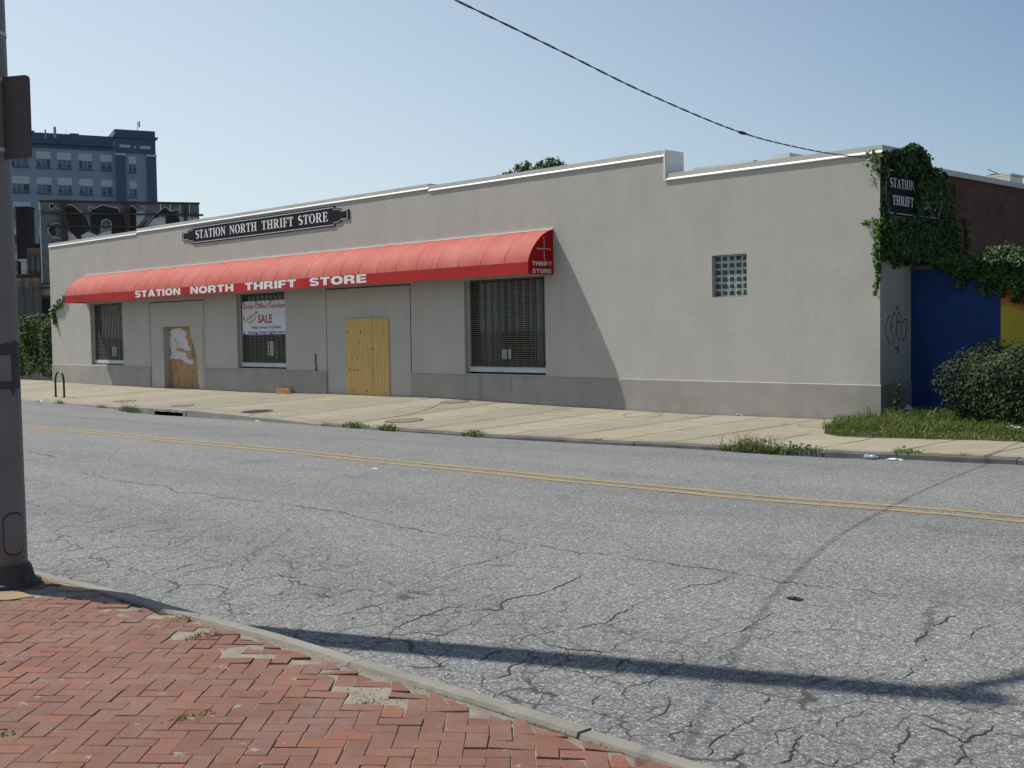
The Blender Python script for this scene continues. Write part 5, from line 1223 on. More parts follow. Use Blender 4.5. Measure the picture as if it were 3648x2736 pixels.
# ------------------------------------------------------------------ bike rack
bl, br = walk_hit(199, 1413.6), walk_hit(229, 1415.5)
rk_ = thing('bike_rack', 'dark green steel hoop bike rack standing on the sidewalk', 'bike rack', tuple(bl))
hd = np.array(br) - np.array(bl); L = np.linalg.norm(hd); H = .80; pts = [np.array(bl) - [0, 0, .02]]
pts.append(np.array(bl) + [0, 0, H - L / 2])
for k in range(1, 12): th = math.pi * (1 - k / 12); pts.append(np.array(bl) + hd * (.5 + .5 * math.cos(th)) + np.array([0, 0, H - L / 2 + L / 2 * math.sin(th)]))
pts.append(np.array(br) + [0, 0, H - L / 2]); pts.append(np.array(br) - [0, 0, .02])
part('hoop', MB().tube(pts, .032, 12), 'rackgreen', rk_, True)
for q in (bl, br): part('foot_plate', MB().lathe((q[0], q[1], walk_z(q[0], q[1])), [(.075, 0), (.075, .012), (.05, .014)], 14), 'rackgreen', rk_)
# ------------------------------------------------------------------ small litter
t = thing('wood_block', 'tan wooden block lying against the base of the store', 'wood block', (-29.7, 19.05, -.06)); p = on_y(1010, 1388, 19.06); zb = walk_z(p[0], 19.06)
part('block', MB().box((p[0] - .28, 18.98, zb), (p[0] + .22, 19.12, zb + .15)).prism([(p[0] + .222, 18.98, zb), (p[0] + .40, 19.0, zb + .02), (p[0] + .30, 19.02, zb + .13), (p[0] + .222, 18.98, zb + .15)], (0, .1, 0)), 'cardboard', t)
def bottle(label, px, py, ang):
    p = road_hit(px, py); p[1] = min(p[1], KY - .09); z = road_z(p[0], p[1]) + .034; d = np.array([math.cos(ang), math.sin(ang), 0])
    t = thing('plastic_bottle', label, 'bottle', (p[0], p[1], z))
    q = [p * [1, 1, 0] + np.array([0, 0, z]) + d * s for s in (-.11, -.105, .04, .07, .09)]; part('body', MB().tube(q, [.02, .033, .033, .024, .013], 12), 'bottle', t, True)
    part('cap', MB().tube([q[-1] + d * .001, q[-1] + d * .022], .016, 12), 'bluecap', t)
bottle('clear plastic bottle with a blue cap lying in the far gutter', 3140, 1632, -.1)
def scrap(name, label, cat, x, y, z, s, seed, m='litterwhite', group=None):
    rr = random.Random(seed); mb = MB(); n = 5
    for i in range(n):
        for j in range(n): mb.v.append((x + s[0] * (i / (n - 1) - .5) + rr.gauss(0, s[0] * .06), y + s[1] * (j / (n - 1) - .5) + rr.gauss(0, s[1] * .06), z + .004 + s[2] * rr.random() * (math.sin(math.pi * i / (n - 1)) * .7 + .3)))
    mb.f = [[i * n + j, (i + 1) * n + j, (i + 1) * n + j + 1, i * n + j + 1] for i in range(n - 1) for j in range(n - 1)]
    o = part(name, mb, m); o.modifiers.new('thick', 'SOLIDIFY').thickness = .003; return tag(o, label, cat, group)
p = road_hit(3207, 1637); scrap('plastic_wrapper', 'crumpled clear wrapper in the far gutter beside the plastic bottle', 'wrapper', p[0], KY - .12, road_z(p[0], KY - .12), (.22, .08, .04), 5, 'trash')
p = on_z(3607, 1538, .08); scrap('paper_scrap', 'white crumpled paper lying on the grass plot', 'paper', p[0], p[1], gz(p[0], p[1]) + .03, (.20, .14, .06), 6)
p = walk_hit(2650, 1480); scrap('paper_scrap', 'small white scrap on the sidewalk at the foot of the grey wall', 'paper', p[0], min(p[1], FY - .1), walk_z(p[0], FY - .1), (.16, .05, .05), 7)
p = road_hit(1333, 1671); scrap('paper_scrap', 'tiny white flake on the asphalt below the yellow line', 'paper', p[0], p[1], road_z(p[0], p[1]), (.10, .05, .01), 8)
p = road_hit(960, 1500); scrap('paper_scrap', 'white scrap in the gutter just past the slotted grate', 'paper', p[0], KY - .12, road_z(p[0], KY - .12), (.12, .06, .04), 9)
scrap('plastic_bag', 'pale blue plastic bag in the dark corner by the mural wall', 'plastic bag', -10.0, 19.75, .05, (.24, .12, .34), 10, 'trash')
p = on_y(2797, 1587, KY + .05); scrap('plastic_cup', 'small white cup caught in the kerb weeds', 'cup', p[0], KY + .0, p[2] + .02, (.06, .05, .05), 11)
p = road_hit(82, 1434); scrap('plastic_wrapper', 'pale wrapper in the gutter beyond the steel pole', 'wrapper', p[0], KY - .1, road_z(p[0], KY - .1), (.35, .1, .1), 12)
for k, (px, py) in enumerate(((2829, 2135),)):
    p = road_hit(px, py); o = scrap('tar_lump', 'dark flat lump of tar lying on the asphalt', 'tar lump', p[0], p[1], road_z(p[0], p[1]), (.10, .05, .015), 13, 'black')

# ------------------------------------------------------------------ steel pole with sign, near left
PX, PY = -8.475, 3.16
PZ = near_z(PX, PY)
pl = thing('signal_pole', 'tall brownish steel pole with a dark sign plate, bolted down beside the brick paving', 'pole', (PX, PY, PZ))
H = 9.0; n = 24; rad = lambda z: .158 - .0062 * z if z < 1.2 else .1505 - .0062 * (z - 1.2)
part('shaft', MB().tube([(PX, PY, PZ + z) for z in np.linspace(.02, H, n)], [rad(z) for z in np.linspace(.02, H, n)], 28), 'pole', pl, True)
part('base_flange', MB().lathe((PX, PY, PZ), [(.245, -.02), (.245, .03), (.205, .04), (.185, .12), (.165, .15)], 28), 'polegrime', pl)
for k in range(4):
    bo = MB(); a = R_(20 + 90 * k); q = (PX + .215 * math.cos(a), PY + .215 * math.sin(a), PZ + .03); bo.lathe(q, [(.022, 0), (.022, .03), (.012, .03), (.012, .065)], 6); part('anchor_bolt', bo, 'castiron', pl)
def shell(a0, a1, z0, z1, m, nm, out=.002, rnd_top=False, ragged=0, seed=1):
    mb = MB(); rr = random.Random(seed); nz_, na = 8, 40
    for i in range(nz_ + 1):
        for j in range(na + 1):
            a = R_(a0 + (a1 - a0) * j / na); z = z0 + (z1 - z0) * i / nz_
            if ragged and i in (0, nz_): z += ragged * (math.sin(j * .9 + seed) * .3 + math.sin(j * .37 + i) * .4) - (ragged * 1.6 if i == 0 and j % 13 in (4, 5) else 0)
            if rnd_top:
                u = abs(j / na - .5) * 2; c = math.sqrt(max(0, 1 - u ** 2.5)); h = (z1 - z0) / 2; z = (z0 + z1) / 2 + (z - (z0 + z1) / 2) * (.55 + .45 * c)
            r = rad(z) + out; mb.v.append((PX + r * math.cos(a), PY + r * math.sin(a), PZ + z))
    mb.f = [[i * (na + 1) + j, i * (na + 1) + j + 1, (i + 1) * (na + 1) + j + 1, (i + 1) * (na + 1) + j] for i in range(nz_) for j in range(na)]
    return part(nm, mb, m, pl, True)
VA = math.degrees(math.atan2(-PY, -PX))                 # towards the street corner the camera stands on
shell(VA - 70, VA + 75, 1.40, 1.73, 'polegrime', 'paint_patch', ragged=.02, seed=3); shell(VA - 40, VA + 36, 1.46, 1.64, 'polepatch', 'paint_patch', .004, seed=4)
hh = shell(VA + 2, VA + 52, .24, .52, 'pole', 'hand_hole_cover', .008, True); shell(VA - 1, VA + 55, .225, .535, 'polegrime', 'hand_hole_rim', .004, True)
bz = [3.84, 3.52, 3.03]
for z in bz: shell(0, 360, z - PZ - .012, z - PZ + .012, 'galv', 'strap', .003)
# sign plate, a flag clamped to the side of the shaft
sd2 = np.array([.878, .479, 0]); sn2 = np.array([.479, -.878, 0]); rr_ = .03; lp = []; z0_, z1_ = 2.965, 3.535; u0_, u1_ = .12, .352
for cu_, cz, a0 in ((u1_ - rr_, z1_ - rr_, 0), (u0_ + rr_, z1_ - rr_, 90), (u0_ + rr_, z0_ + rr_, 180), (u1_ - rr_, z0_ + rr_, 270)):
    for k in range(7):
        q = np.array([PX, PY, 0]) + sd2 * (cu_ + rr_ * math.cos(R_(a0 + 15 * k))) - sn2 * .01; lp.append((q[0], q[1], cz + rr_ * math.sin(R_(a0 + 15 * k))))
part('sign_plate', MB().prism(lp, tuple(sn2 * .02)), 'signback', pl)
br_ = MB()
for z in (3.50, 3.0): br_.obox(np.array([PX, PY, z]) + sd2 * .11 - sn2 * .0135, sd2 * .12, sn2 * .003, (0, 0, .03))
part('sign_bracket', br_, 'galv', pl)
arm = [(PX, PY, H - .35 + PZ), (PX + .02, PY + .35, H - .02 + PZ), (PX + .05, PY + .9, H + .22 + PZ), (PX + .1, PY + 2.2, H + .38 + PZ)]
part('lamp_arm', MB().tube(arm, [.06, .055, .05, .045], 12), 'pole', pl, True)
part('lamp_head', MB().tube([(PX + .1, PY + 2.2, H + .38 + PZ), (PX + .11, PY + 2.3, H + .38 + PZ), (PX + .13, PY + 2.7, H + .36 + PZ), (PX + .14, PY + 2.85, H + .36 + PZ)], [.05, .10, .13, .04], 14), 'signback', pl, True)

# ------------------------------------------------------------------ overhead cable
cb = thing('overhead_cable', 'twisted black service cable sagging across the sky to the ivied roof corner', 'cable', (-10.4, 19.1, 4.7))
cp_ = [((1649, 13), 10.65), ((1979, 173), 11.9), ((2309, 334.8), 13.6), ((2639, 471.7), 15.9), ((2870, 531), 18.0), ((3018, 555), 19.6), ((3112, 563), 20.87)]
ctl = [np.array(q, float) for q in ((-4.6, -4.5, 6.0), (-5.9, .6, 5.2), (-7.2, 4.6, 4.76), (-7.62, 5.9, 4.72))] + [at_depth(*p, d) for p, d in cp_]
fine = []
for k in range(len(ctl) - 1):
    p0, p1, p2, p3 = ctl[max(k - 1, 0)], ctl[k], ctl[k + 1], ctl[min(k + 2, len(ctl) - 1)]
    for t in np.linspace(0, 1, 25)[:-1]:
        m1 = (p2 - p0) / 2 if k else p2 - p1; m2 = (p3 - p1) / 2
        if k == 0: fine.append(p1 + (p2 - p1) * t)
        else: fine.append((2 * t ** 3 - 3 * t ** 2 + 1) * p1 + (t ** 3 - 2 * t ** 2 + t) * m1 + (-2 * t ** 3 + 3 * t ** 2) * p2 + (t ** 3 - t ** 2) * m2)
fine.append(ctl[-1])
dens = []
for a, b in zip(fine, fine[1:]):
    L = np.linalg.norm(b - a); q = max(1, int(L / .045)); dens += [a + (b - a) * k / q for k in range(q)]
dens.append(fine[-1]); acc = np.concatenate([[0], np.cumsum([np.linalg.norm(b - a) for a, b in zip(dens, dens[1:])])])
for ph in (0, math.pi):
    w = [p + np.array([0, math.cos(s * 9 + ph), math.sin(s * 9 + ph)]) * .0070 for p, s in zip(dens, acc)]
    part('conductor', MB().tube(w, .0056, 5), 'cable', cb, True)
sp = at_depth(2646, 474, 15.95); sd_ = (ctl[8] - ctl[7]); sd_ /= np.linalg.norm(sd_)
part('splice', MB().tube([sp - sd_ * .14, sp - sd_ * .06, sp + sd_ * .05, sp + sd_ * .15], [.010, .024, .022, .010], 8), 'cable', cb)
part('wall_anchor', MB().box((-10.44, FY - .06, 4.60), (-10.36, FY - .001, 4.68)), 'galv', cb)

# ------------------------------------------------------------------ things beyond the roof
rb = thing('roof_curb', 'pale square roof curb behind the parapet near the cable end', 'roof curb', (-12.9, 20.6, 4.2), 'pale boxes on the roof'); part('box', MB().box((-13.38, 20.5, 4.1), (-12.95, 23.0, 5.185)), 'palemetal', rb); part('panel', MB().box((-12.949, 20.62, 4.3), (-12.94, 22.9, 5.12)), 'drip', rb)
u = at_depth(3570, 636, 34); ru = thing('roof_unit', 'white roof unit with a tilted dark lid above the brick wall', 'roof unit', (u[0], u[1], 4.4))
hr = np.array([CR[0], CR[1], 0]); hr /= np.linalg.norm(hr); hf = np.array([CF[0], CF[1], 0]); hf /= np.linalg.norm(hf)
P_ = lambda a, b, z: u * [1, 1, 0] + hr * a + hf * b + np.array([0, 0, z])
zt = u[2] + .12
part('box', MB().obox(P_(-.27, 0, 4.3), hr * .62, hf * .8, (0, 0, zt - 4.3)), 'drip', ru)
part('lid', MB().tube([P_(-.38, .1, zt + .17), P_(.36, .3, zt - .12)], .012, 6).obox(P_(-.30, 0, zt), hr * .62, hf * .8, (0, 0, .02)), 'signback', ru)
pz = at_depth(3628, 655, 31.5); pe = thing('roof_curb', 'white parapet block on top of the brick wall beside the roof unit', 'roof curb', (pz[0], pz[1], 4.5), 'pale boxes on the roof'); part('box', MB().box((XRt - .5, 24.75, 4.5), (XRt - .02, 25.4, 4.80)), 'drip', pe); part('cap', MB().box((XRt - .53, 24.72, 4.802), (XRt + .02, 25.43, 4.84)), 'coping', pe)
# tree behind the store
def tree(label, base, crown, n, seed, leaf):
    rr = random.Random(seed); t = thing('tree', label, 'tree', base); tk = MB()
    top = max(c[2] for c, r in crown); tk.tube([base, (base[0] + .1, base[1], base[2] + 2.5), (base[0], base[1] + .1, top - .8)], [.22, .17, .06], 10)
    for c, r in crown: tk.tube([(base[0], base[1], c[2] - 1.8), ((base[0] + c[0]) / 2, (base[1] + c[1]) / 2, c[2] - .8), c], [.07, .05, .015], 6)
    part('trunk', tk, 'bark', t); P, N = [], []
    for c, r in crown:
        for _ in range(int(n * r * r)):
            v = np.array([rr.gauss(0, 1), rr.gauss(0, 1), rr.gauss(0, 1)]); v /= np.linalg.norm(v); q = rr.uniform(.2, 1.15) * r
            P.append((c[0] + v[0] * q, c[1] + v[1] * q, c[2] + v[2] * q)); N.append(v + np.array([0, 0, .6]))
    part('crown', leaves(P, N, leaf, rr, .4, .6), 'leaf_tree', t)
tp = lambda px, py, d=50: tuple(at_depth(px, py, d))
b0 = at_depth(1915, 640, 50)
cr_ = [(tp(1740 + .1356 * a, 540 + .1356 * b), r) for a, b, r in ((1580, 240, .20), (1570, 330, .24), (1600, 180, .10), (1700, 200, .12), (1780, 330, .25), (1700, 400, .30), (1840, 330, .15), (1900, 290, .10), (1920, 370, .12), (1980, 345, .08), (1550, 400, .30), (1420, 400, .25), (1400, 330, .13), (1340, 290, .08), (1290, 360, .12), (1300, 430, .18), (1200, 440, .16), (1500, 480, .5), (1750, 470, .5), (1300, 560, .5), (1650, 600, .7))]
tree('leafy treetop showing above the middle of the store roof', (b0[0], b0[1], -.3), cr_, 430, 5, .11)
b1 = at_depth(1870, 640, 52)
cr_ = [(tp(1740 + .1356 * a, 540 + .1356 * b, 52), r) for a, b, r in ((1040, 330, .18), (1020, 280, .10), (940, 320, .09), (1060, 380, .2), (900, 400, .16), (960, 440, .28), (1040, 460, .24), (860, 470, .22), (800, 440, .12), (720, 350, .11), (740, 400, .09), (820, 340, .06), (830, 510, .22), (950, 540, .4), (720, 570, .14), (780, 560, .14), (580, 550, .14), (580, 520, .09), (520, 590, .12), (450, 600, .09), (650, 560, .07), (240, 610, .08), (320, 635, .10), (900, 640, .6), (600, 660, .4))]
tree('smaller sparse treetop beside the fuller treetop above the store roof', (b1[0], b1[1], -.3), cr_, 430, 6, .11)

# ------------------------------------------------------------------ blue office block far left
def frame_fn(P0, az):
    a = np.array([math.sin(az), math.cos(az), 0.0]); nrm = np.array([a[1], -a[0], 0.0])     # along the facade, out of the facade
    return a, nrm, (lambda s, z, o=0.0: tuple(np.array(P0) * [1, 1, 0] + a * s + nrm * o + np.array([0, 0, z])))
aO, nO, FO = frame_fn((-167.715, 80.932, 0), math.atan2(.31, .9507))
def fbox(mb, F, s0, s1, z0, z1, o0, o1):
    mb.v += []; i = len(mb.v)
    mb.v += [F(s0, z0, o1), F(s1, z0, o1), F(s1, z0, o0), F(s0, z0, o0), F(s0, z1, o1), F(s1, z1, o1), F(s1, z1, o0), F(s0, z1, o0)]
    mb.f += [[i + k for k in q] for q in ((0, 3, 2, 1), (4, 5, 6, 7), (0, 1, 5, 4), (1, 2, 6, 5), (2, 3, 7, 6), (3, 0, 4, 7))]; return mb
ob = thing('office_building', 'tall blue painted office block with pale window panels, far beyond the billboard', 'building', FO(-8, 0))
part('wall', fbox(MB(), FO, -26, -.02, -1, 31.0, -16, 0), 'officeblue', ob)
part('parapet', fbox(fbox(fbox(MB(), FO, -26, -.02, 31.002, 31.55, -16, .05), FO, -6.3, -5.05, 31.552, 31.72, -2, .05), FO, -14, -11.2, 31.552, 31.80, -2, .05), 'officenavy', ob)
cm_ = MB(); fbox(cm_, FO, -26, -.32, 29.35, 30.0, .002, .12); fbox(cm_, FO, -26, -.32, 30.002, 30.25, .002, .5); fbox(cm_, FO, -26, -.32, 30.252, 31.0, .002, .06)
for k in range(60): fbox(cm_, FO, -26 + k * .43, -25.8 + k * .43, 29.75, 30.0, .122, .4)
part('cornice', cm_, 'officenavy', ob)
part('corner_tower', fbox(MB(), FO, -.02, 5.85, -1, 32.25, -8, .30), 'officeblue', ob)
tw = MB(); fbox(tw, FO, -.05, 5.85, 31.2, 32.66, -8, .36); fbox(tw, FO, -.30, 6.18, 31.45, 31.72, -8.2, .75); fbox(tw, FO, -.02, 5.86, 29.1, 31.19, .302, .34)
for a, b in ((-.02, 1.36), (4.5, 5.88)): fbox(tw, FO, a, b, -1, 29.08, .302, .62)
part('tower_trim', tw, 'officenavy', ob)
tc = MB()
for a, b in ((-.06, 1.42), (4.45, 5.94)): fbox(tc, FO, a, b, 28.75, 29.06, .622, .75)
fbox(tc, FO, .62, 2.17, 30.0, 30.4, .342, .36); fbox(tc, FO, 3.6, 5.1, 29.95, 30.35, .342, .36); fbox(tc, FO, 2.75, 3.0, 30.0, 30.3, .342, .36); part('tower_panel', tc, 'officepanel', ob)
def owin(s0, s1, zt, o, k, nlights=3):
    fr = MB(); zs = zt - 1.05; zb = zt - 2.25
    fbox(fr, FO, s0 - .06, s1 + .06, zb - .24, zb - .05, o + .002, o + .16); w = part('window', fr, 'officenavy', ob)
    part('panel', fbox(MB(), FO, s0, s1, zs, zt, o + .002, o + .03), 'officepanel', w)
    f2 = MB(); fbox(f2, FO, s0, s1, zb, zs - .002, o + .002, o + .015); part('frame', f2, 'officeframe', w)
    rr = random.Random(k * 7 + 1); g, bl_ = MB(), MB(); W = (s1 - s0) / nlights
    for j in range(nlights):
        a, b = s0 + W * j + .07, s0 + W * (j + 1) - .05
        cut = zb + .08 + (zs - zb) * (rr.choice([.35, .35, .4, .05, 1.0]) if j != 1 or nlights == 2 else rr.choice([.04, .05, .1, .95]))
        cut = min(cut, zs - .05)
        fbox(g, FO, a, b, zb + .05, cut, o + .016, o + .02)
        if cut < zs - .12: fbox(bl_, FO, a, b, cut + .02, zs - .05, o + .016, o + .024)
    part('pane', g, 'officeglass', w)
    if bl_.v: part('blind', bl_, 'officeblind', w)
k = 0
for r in range(5):
    for s0, s1, nl in ((-18.9, -16.2, 3), (-14.8, -12.08, 3), (-11.07, -9.10, 3), (-8.19, -6.24, 3), (-5.24, -3.32, 3), (-2.15, -.51, 2)): owin(s0, s1, 28.82 - 3.72 * r, 0, k, nl); k += 1
    owin(1.85, 2.93, 28.68 - 3.72 * r, .302, k, 2); k += 1
for s, z0, z1, r in ((-9.73, 30.6, 31.9, .12), (-8.43, 30.8, 32.4, .20), (-6.9, 31.5, 32.1, .03)): part('vent_pipe', MB().tube([FO(s, z0, .6), FO(s, z1, .6)], r, 8), 'officeframe', ob)
part('antenna', MB().tube([FO(3.45, 32.6, -.5), FO(3.45, 34.1, -.5)], .05, 6).tube([FO(3.7, 33.3, -.5), FO(3.7, 34.15, -.5)], .13, 6), 'officeframe', ob)

# ------------------------------------------------------------------ back of a graffitied billboard
aB, nB, FB = frame_fn((-58.116, 24.013, 0), math.atan2(.465, .885))
bb = thing('billboard', 'steel framed back of a billboard with black and white graffiti behind the store', 'billboard', FB(3.8, 0))
pm = MB()
for k in range(16): fbox(pm, FB, .03 + k * .4775, .5 + k * .4775, 4.4, 8.42, -.03, 0 + (.006 if k % 2 else 0))
part('panel', pm, 'billgrey', bb)
fb_ = MB(); fbox(fb_, FB, .0, 7.70, 8.422, 8.52, -.05, .10)
for s0, s1 in ((1.0, 1.24), (4.02, 4.26), (6.9, 7.06)): fbox(fb_, FB, s0, s1, -1 if s1 < 7 else 4.3, 8.42, .04, .26)
part('steel_frame', fb_, 'rust', bb)
bm_ = MB(); fbox(bm_, FB, .1, 7.86, 7.80, 7.90, .262, .34); fbox(bm_, FB, .3, 7.6, 7.17, 7.25, .262, .34); fbox(bm_, FB, 0, 7.7, 4.30, 4.398, -.05, .3); part('catwalk_rail', bm_, 'rust', bb)
part('edge_trim', fbox(MB(), FB, -.03, .028, 4.4, 8.52, -.06, .03), 'edgewhite', bb)
gb_, gw_ = MB(), MB(); f_ = .3164
def bpt2(a, b, o):
    d = ray(30 + f_ * a, 680 + f_ * b); P0 = np.array(FB(0, 0, o)); t = ((P0 - EYE) @ nB) / (d @ nB); p = EYE + d * t; return tuple(p)
def blobs(mb, pts, o): 
    w = [bpt2(a, b, o) for a, b in pts]; s = [(np.dot(np.array(q) - np.array(FB(0, 0)), aB), q[2]) for q in w]
    v, f = curve_geo(glyph_curve([s], 0)); i = len(mb.v); mb.v += [FB(a, b, o) for a, b, _ in v]; mb.f += [[i + k for k in q] for q in f]
blobs(gb_, [(620, 190), (690, 160), (750, 185), (800, 240), (870, 300), (930, 420), (860, 480), (820, 560), (760, 540), (690, 430), (660, 300)], .008)
blobs(gb_, [(940, 210), (1060, 165), (1150, 180), (1230, 210), (1290, 270), (1330, 380), (1340, 480), (1160, 520), (1150, 380), (1090, 320), (1030, 400), (1020, 520), (930, 460), (920, 300)], .008)
blobs(gb_, [(1330, 190), (1390, 178), (1440, 200), (1440, 470), (1330, 480)], .008)
blobs(gb_, [(1640, 280), (1760, 185), (1830, 240), (1910, 220), (1870, 260), (1930, 330), (1930, 400), (1780, 400), (1780, 290), (1720, 260), (1530, 410), (1500, 400)], .008)
blobs(gb_, [(460, 180), (490, 140), (530, 150), (530, 190), (490, 205)], .008); blobs(gb_, [(450, 440), (500, 375), (590, 380), (520, 420), (540, 490), (490, 510)], .008)
blobs(gw_, [(800, 290), (850, 290), (920, 380), (900, 450), (830, 450)], .007); blobs(gw_, [(820, 500), (900, 460), (1000, 500), (1060, 470), (1160, 440), (1160, 520), (900, 560), (830, 560)], .012)
blobs(gw_, [(1440, 230), (1540, 240), (1530, 300), (1440, 420)], .007); blobs(gw_, [(1560, 400), (1640, 310), (1760, 290), (1770, 380), (1700, 400)], .012); blobs(gw_, [(670, 460), (730, 490), (800, 560), (680, 560)], .012); blobs(gw_, [(1935, 290), (2130, 300), (2130, 340), (1935, 350)], .007)
def line(pts, w=.045):
    q = [np.array(bpt2(a, b, .014)) for a, b in pts]; dd = []
    for k in range(len(q) - 1):
        p0, p1, p2, p3 = q[max(k - 1, 0)], q[k], q[k + 1], q[min(k + 2, len(q) - 1)]
        for t in np.linspace(0, 1, 5)[:-1]: m1, m2 = (p2 - p0) / 2, (p3 - p1) / 2; dd.append((2 * t ** 3 - 3 * t ** 2 + 1) * p1 + (t ** 3 - 2 * t ** 2 + t) * m1 + (-2 * t ** 3 + 3 * t ** 2) * p2 + (t ** 3 - t ** 2) * m2)
    dd.append(q[-1]); gw_.tube(dd, w * .5, 5)
line([(590, 210), (540, 190), (520, 160), (490, 138), (460, 160), (470, 200), (500, 205), (510, 180)]); line([(590, 375), (520, 370), (455, 410), (450, 460), (490, 515), (560, 530), (640, 560)])
line([(620, 190), (690, 155), (760, 190), (830, 245), (880, 255)]); line([(930, 220), (900, 210), (905, 180), (940, 175), (960, 200), (1060, 160), (1150, 180), (1240, 195), (1250, 240)])
line([(1330, 188), (1390, 172), (1440, 200), (1500, 225), (1540, 210), (1530, 175), (1495, 180), (1500, 205)]); line([(1530, 405), (1640, 280), (1760, 182), (1830, 225), (1920, 205)]); line([(1060, 340), (1100, 320), (1150, 350), (1160, 430)])
line([(1060, 330), (1045, 400), (1060, 460)]); line([(1080, 380), (1110, 410)], .03); line([(1110, 375), (1085, 410)], .03); line([(1065, 430), (1100, 450), (1135, 420)], .03); line([(2050, 330), (2060, 305), (2110, 305), (2120, 330)], .03)
part('black_graffiti', gb_, 'black', bb); part('white_graffiti', gw_, 'billwhite', bb)
ch = at_depth(214, 700, 62); cm2 = MB(); aC, nC, FC = frame_fn(tuple(ch), math.atan2(.55, .83)); fbox(cm2, FC, -.3, .55, 5, 9.02, -.6, 0)
tag(part('brick_chimney', cm2, 'brickbrown'), 'low red brick chimney top showing over the billboard', 'chimney')
# ------------------------------------------------------------------ old brick building, far left
aD, nD, FD = frame_fn((-67.598, 28.435, 0), math.atan2(.465, .885))
od = thing('old_building', 'weathered brown brick and stone building with tall bricked windows behind the ivy wall', 'building', FD(-1.5, 0))
part('wall', fbox(MB(), FD, -7, 3.0, -1, 5.15, -10, 0), 'oldstone', od)
part('parapet', fbox(fbox(MB(), FD, -7, 3.0, 5.152, 5.36, -10, .06), FD, -.62, 3, 4.52, 4.62, .002, .25), 'rust', od)
for a in (-3.0, -2.45, -1.96, -1.50, -.95):
    w = part('window', fbox(MB(), FD, a, a + .30, 2.6, 4.65, .002, .03), 'billgrey', od); part('lintel', fbox(MB(), FD, a - .04, a + .34, 4.652, 4.95, .002, .05), 'kerb', w)
for a in (-2.15, -1.6, -1.12, -.64): part('pilaster', fbox(MB(), FD, a, a + .12, -1, 5.1, .002, .12), 'brickbrown', od)
w = part('window', fbox(MB(), FD, -.55, .3, 2.6, 3.92, .002, .03), 'dark', od); part('lintel', fbox(MB(), FD, -.62, .4, 3.922, 4.12, .002, .1), 'rust', w)
part('penthouse', fbox(MB(), FD, -1.27, .6, 5.36, 6.9, -4, -.3), 'brickbrown', od)
for a in (-1.10, -.80, -.50): w = part('window', fbox(MB(), FD, a, a + .2, 5.5, 6.45, -.298, -.27), 'billgrey', od); part('frame', fbox(MB(), FD, a - .04, a - .002, 5.45, 6.5, -.298, -.22), 'rust', w)
part('shed', fbox(MB(), FD, -1.62, -1.29, 5.36, 6.15, -3, -.4), 'oldpaint', od); part('shed_roof', fbox(MB(), FD, -1.75, -1.28, 6.152, 6.26, -3, -.2), 'edgewhite', od)
part('rear_wing', fbox(MB(), FD, -1.3, 3, 5.36, 7.5, -9, -5), 'brickdark', od)
aE, nE, FE = frame_fn(FD(-1.62, 0, -1.5), math.atan2(.74, .67))
ck = thing('brick_stack', 'tall dark brick stack with its sunlit side painted brown rising beside the old building', 'chimney', FE(0, 0)); part('shaft', fbox(MB(), FE, -.34, .38, -1, 9.3, -.8, 0), 'brickdark', ck); part('painted_sunlit_side', fbox(MB(), FE, -.38, -.342, -1, 9.28, -.78, -.02), 'brickbrown', ck); part('cap', fbox(MB(), FE, -.40, .42, 9.302, 9.42, -.84, .04), 'brickdark', ck)  # dark shaft and brown face carry shade and sun in their brick colours
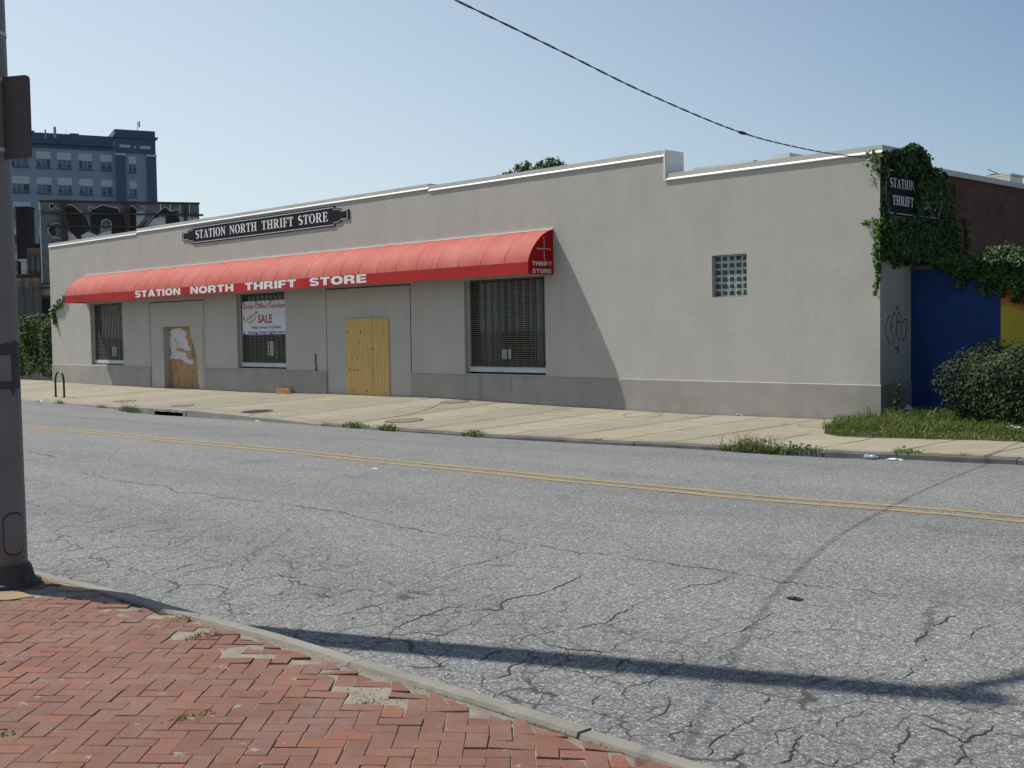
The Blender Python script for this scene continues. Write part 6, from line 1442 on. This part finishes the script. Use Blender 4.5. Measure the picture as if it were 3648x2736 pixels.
# ------------------------------------------------------------------ ivy covered wall left of the store
rv = random.Random(77); hw = thing('ivy_wall', 'low wall buried under thick dark ivy next to the bike rack', 'wall', (-50, 20.2, -.1))
HX0, HX1, HY = -62.0, -45.78, 19.75
part('wall', MB().box((HX0, HY, -1), (HX1, HY + .3, 2.1)), 'oldstone', hw)
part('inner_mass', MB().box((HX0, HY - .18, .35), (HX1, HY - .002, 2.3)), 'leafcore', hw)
P, N = [], []
for _ in range(15000):
    x = rv.uniform(-60, HX1 - .02); t = rv.random(); zt = 2.55 + .12 * math.sin(x * 1.9) + .10 * math.sin(x * 4.3 + 1); zb = .22 + .14 * math.sin(x * 2.7)
    z = zt - (zt - zb) * t; y = HY - .15 - .22 * (.5 + .5 * math.sin(x * 3.1 + z * 1.3)) * math.sin(min(1, t * 1.2 + .2) * 2.7) - rv.uniform(0, .12)
    if t < .12: y += rv.uniform(0, .55)
    P.append((x, y, z)); N.append((.15, -1, .5))
part('foliage', leaves(P, N, .105, rv, .9, .6), 'leaf_hedge', hw)
P, N = [], []
for k in range(150):
    t = k / 150; x = -46.1 + .3 * t; P.append((x + rv.gauss(0, .10), HY - .2 + rv.gauss(0, .1), 2.3 + 1.5 * t + rv.gauss(0, .1))); N.append((.2, -1, .4))
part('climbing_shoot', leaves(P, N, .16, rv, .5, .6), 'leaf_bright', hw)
# shoot of ivy on the left corner of the store
cv_ = thing('ivy', 'thin green ivy shoot climbing the store corner to the awning end', 'ivy', (-45.5, FY, 2)); P, N = [], []
def shoot(pts, n, sp):
    q = [on_y(.3617 * a, 900 + .3617 * b, FY - .05) for a, b in pts]
    for _ in range(n): k = rv.randrange(len(q) - 1); t = rv.random(); p = q[k] * (1 - t) + q[k + 1] * t; P.append((p[0] + rv.gauss(0, sp), FY - rv.uniform(.02, .1), p[2] + rv.gauss(0, sp))); N.append((.2, -1, .5))
shoot([(505, 600), (520, 560), (560, 525), (605, 490)], 190, .06); shoot([(605, 490), (640, 430)], 22, .03); shoot([(515, 590), (530, 630), (545, 710)], 110, .05)
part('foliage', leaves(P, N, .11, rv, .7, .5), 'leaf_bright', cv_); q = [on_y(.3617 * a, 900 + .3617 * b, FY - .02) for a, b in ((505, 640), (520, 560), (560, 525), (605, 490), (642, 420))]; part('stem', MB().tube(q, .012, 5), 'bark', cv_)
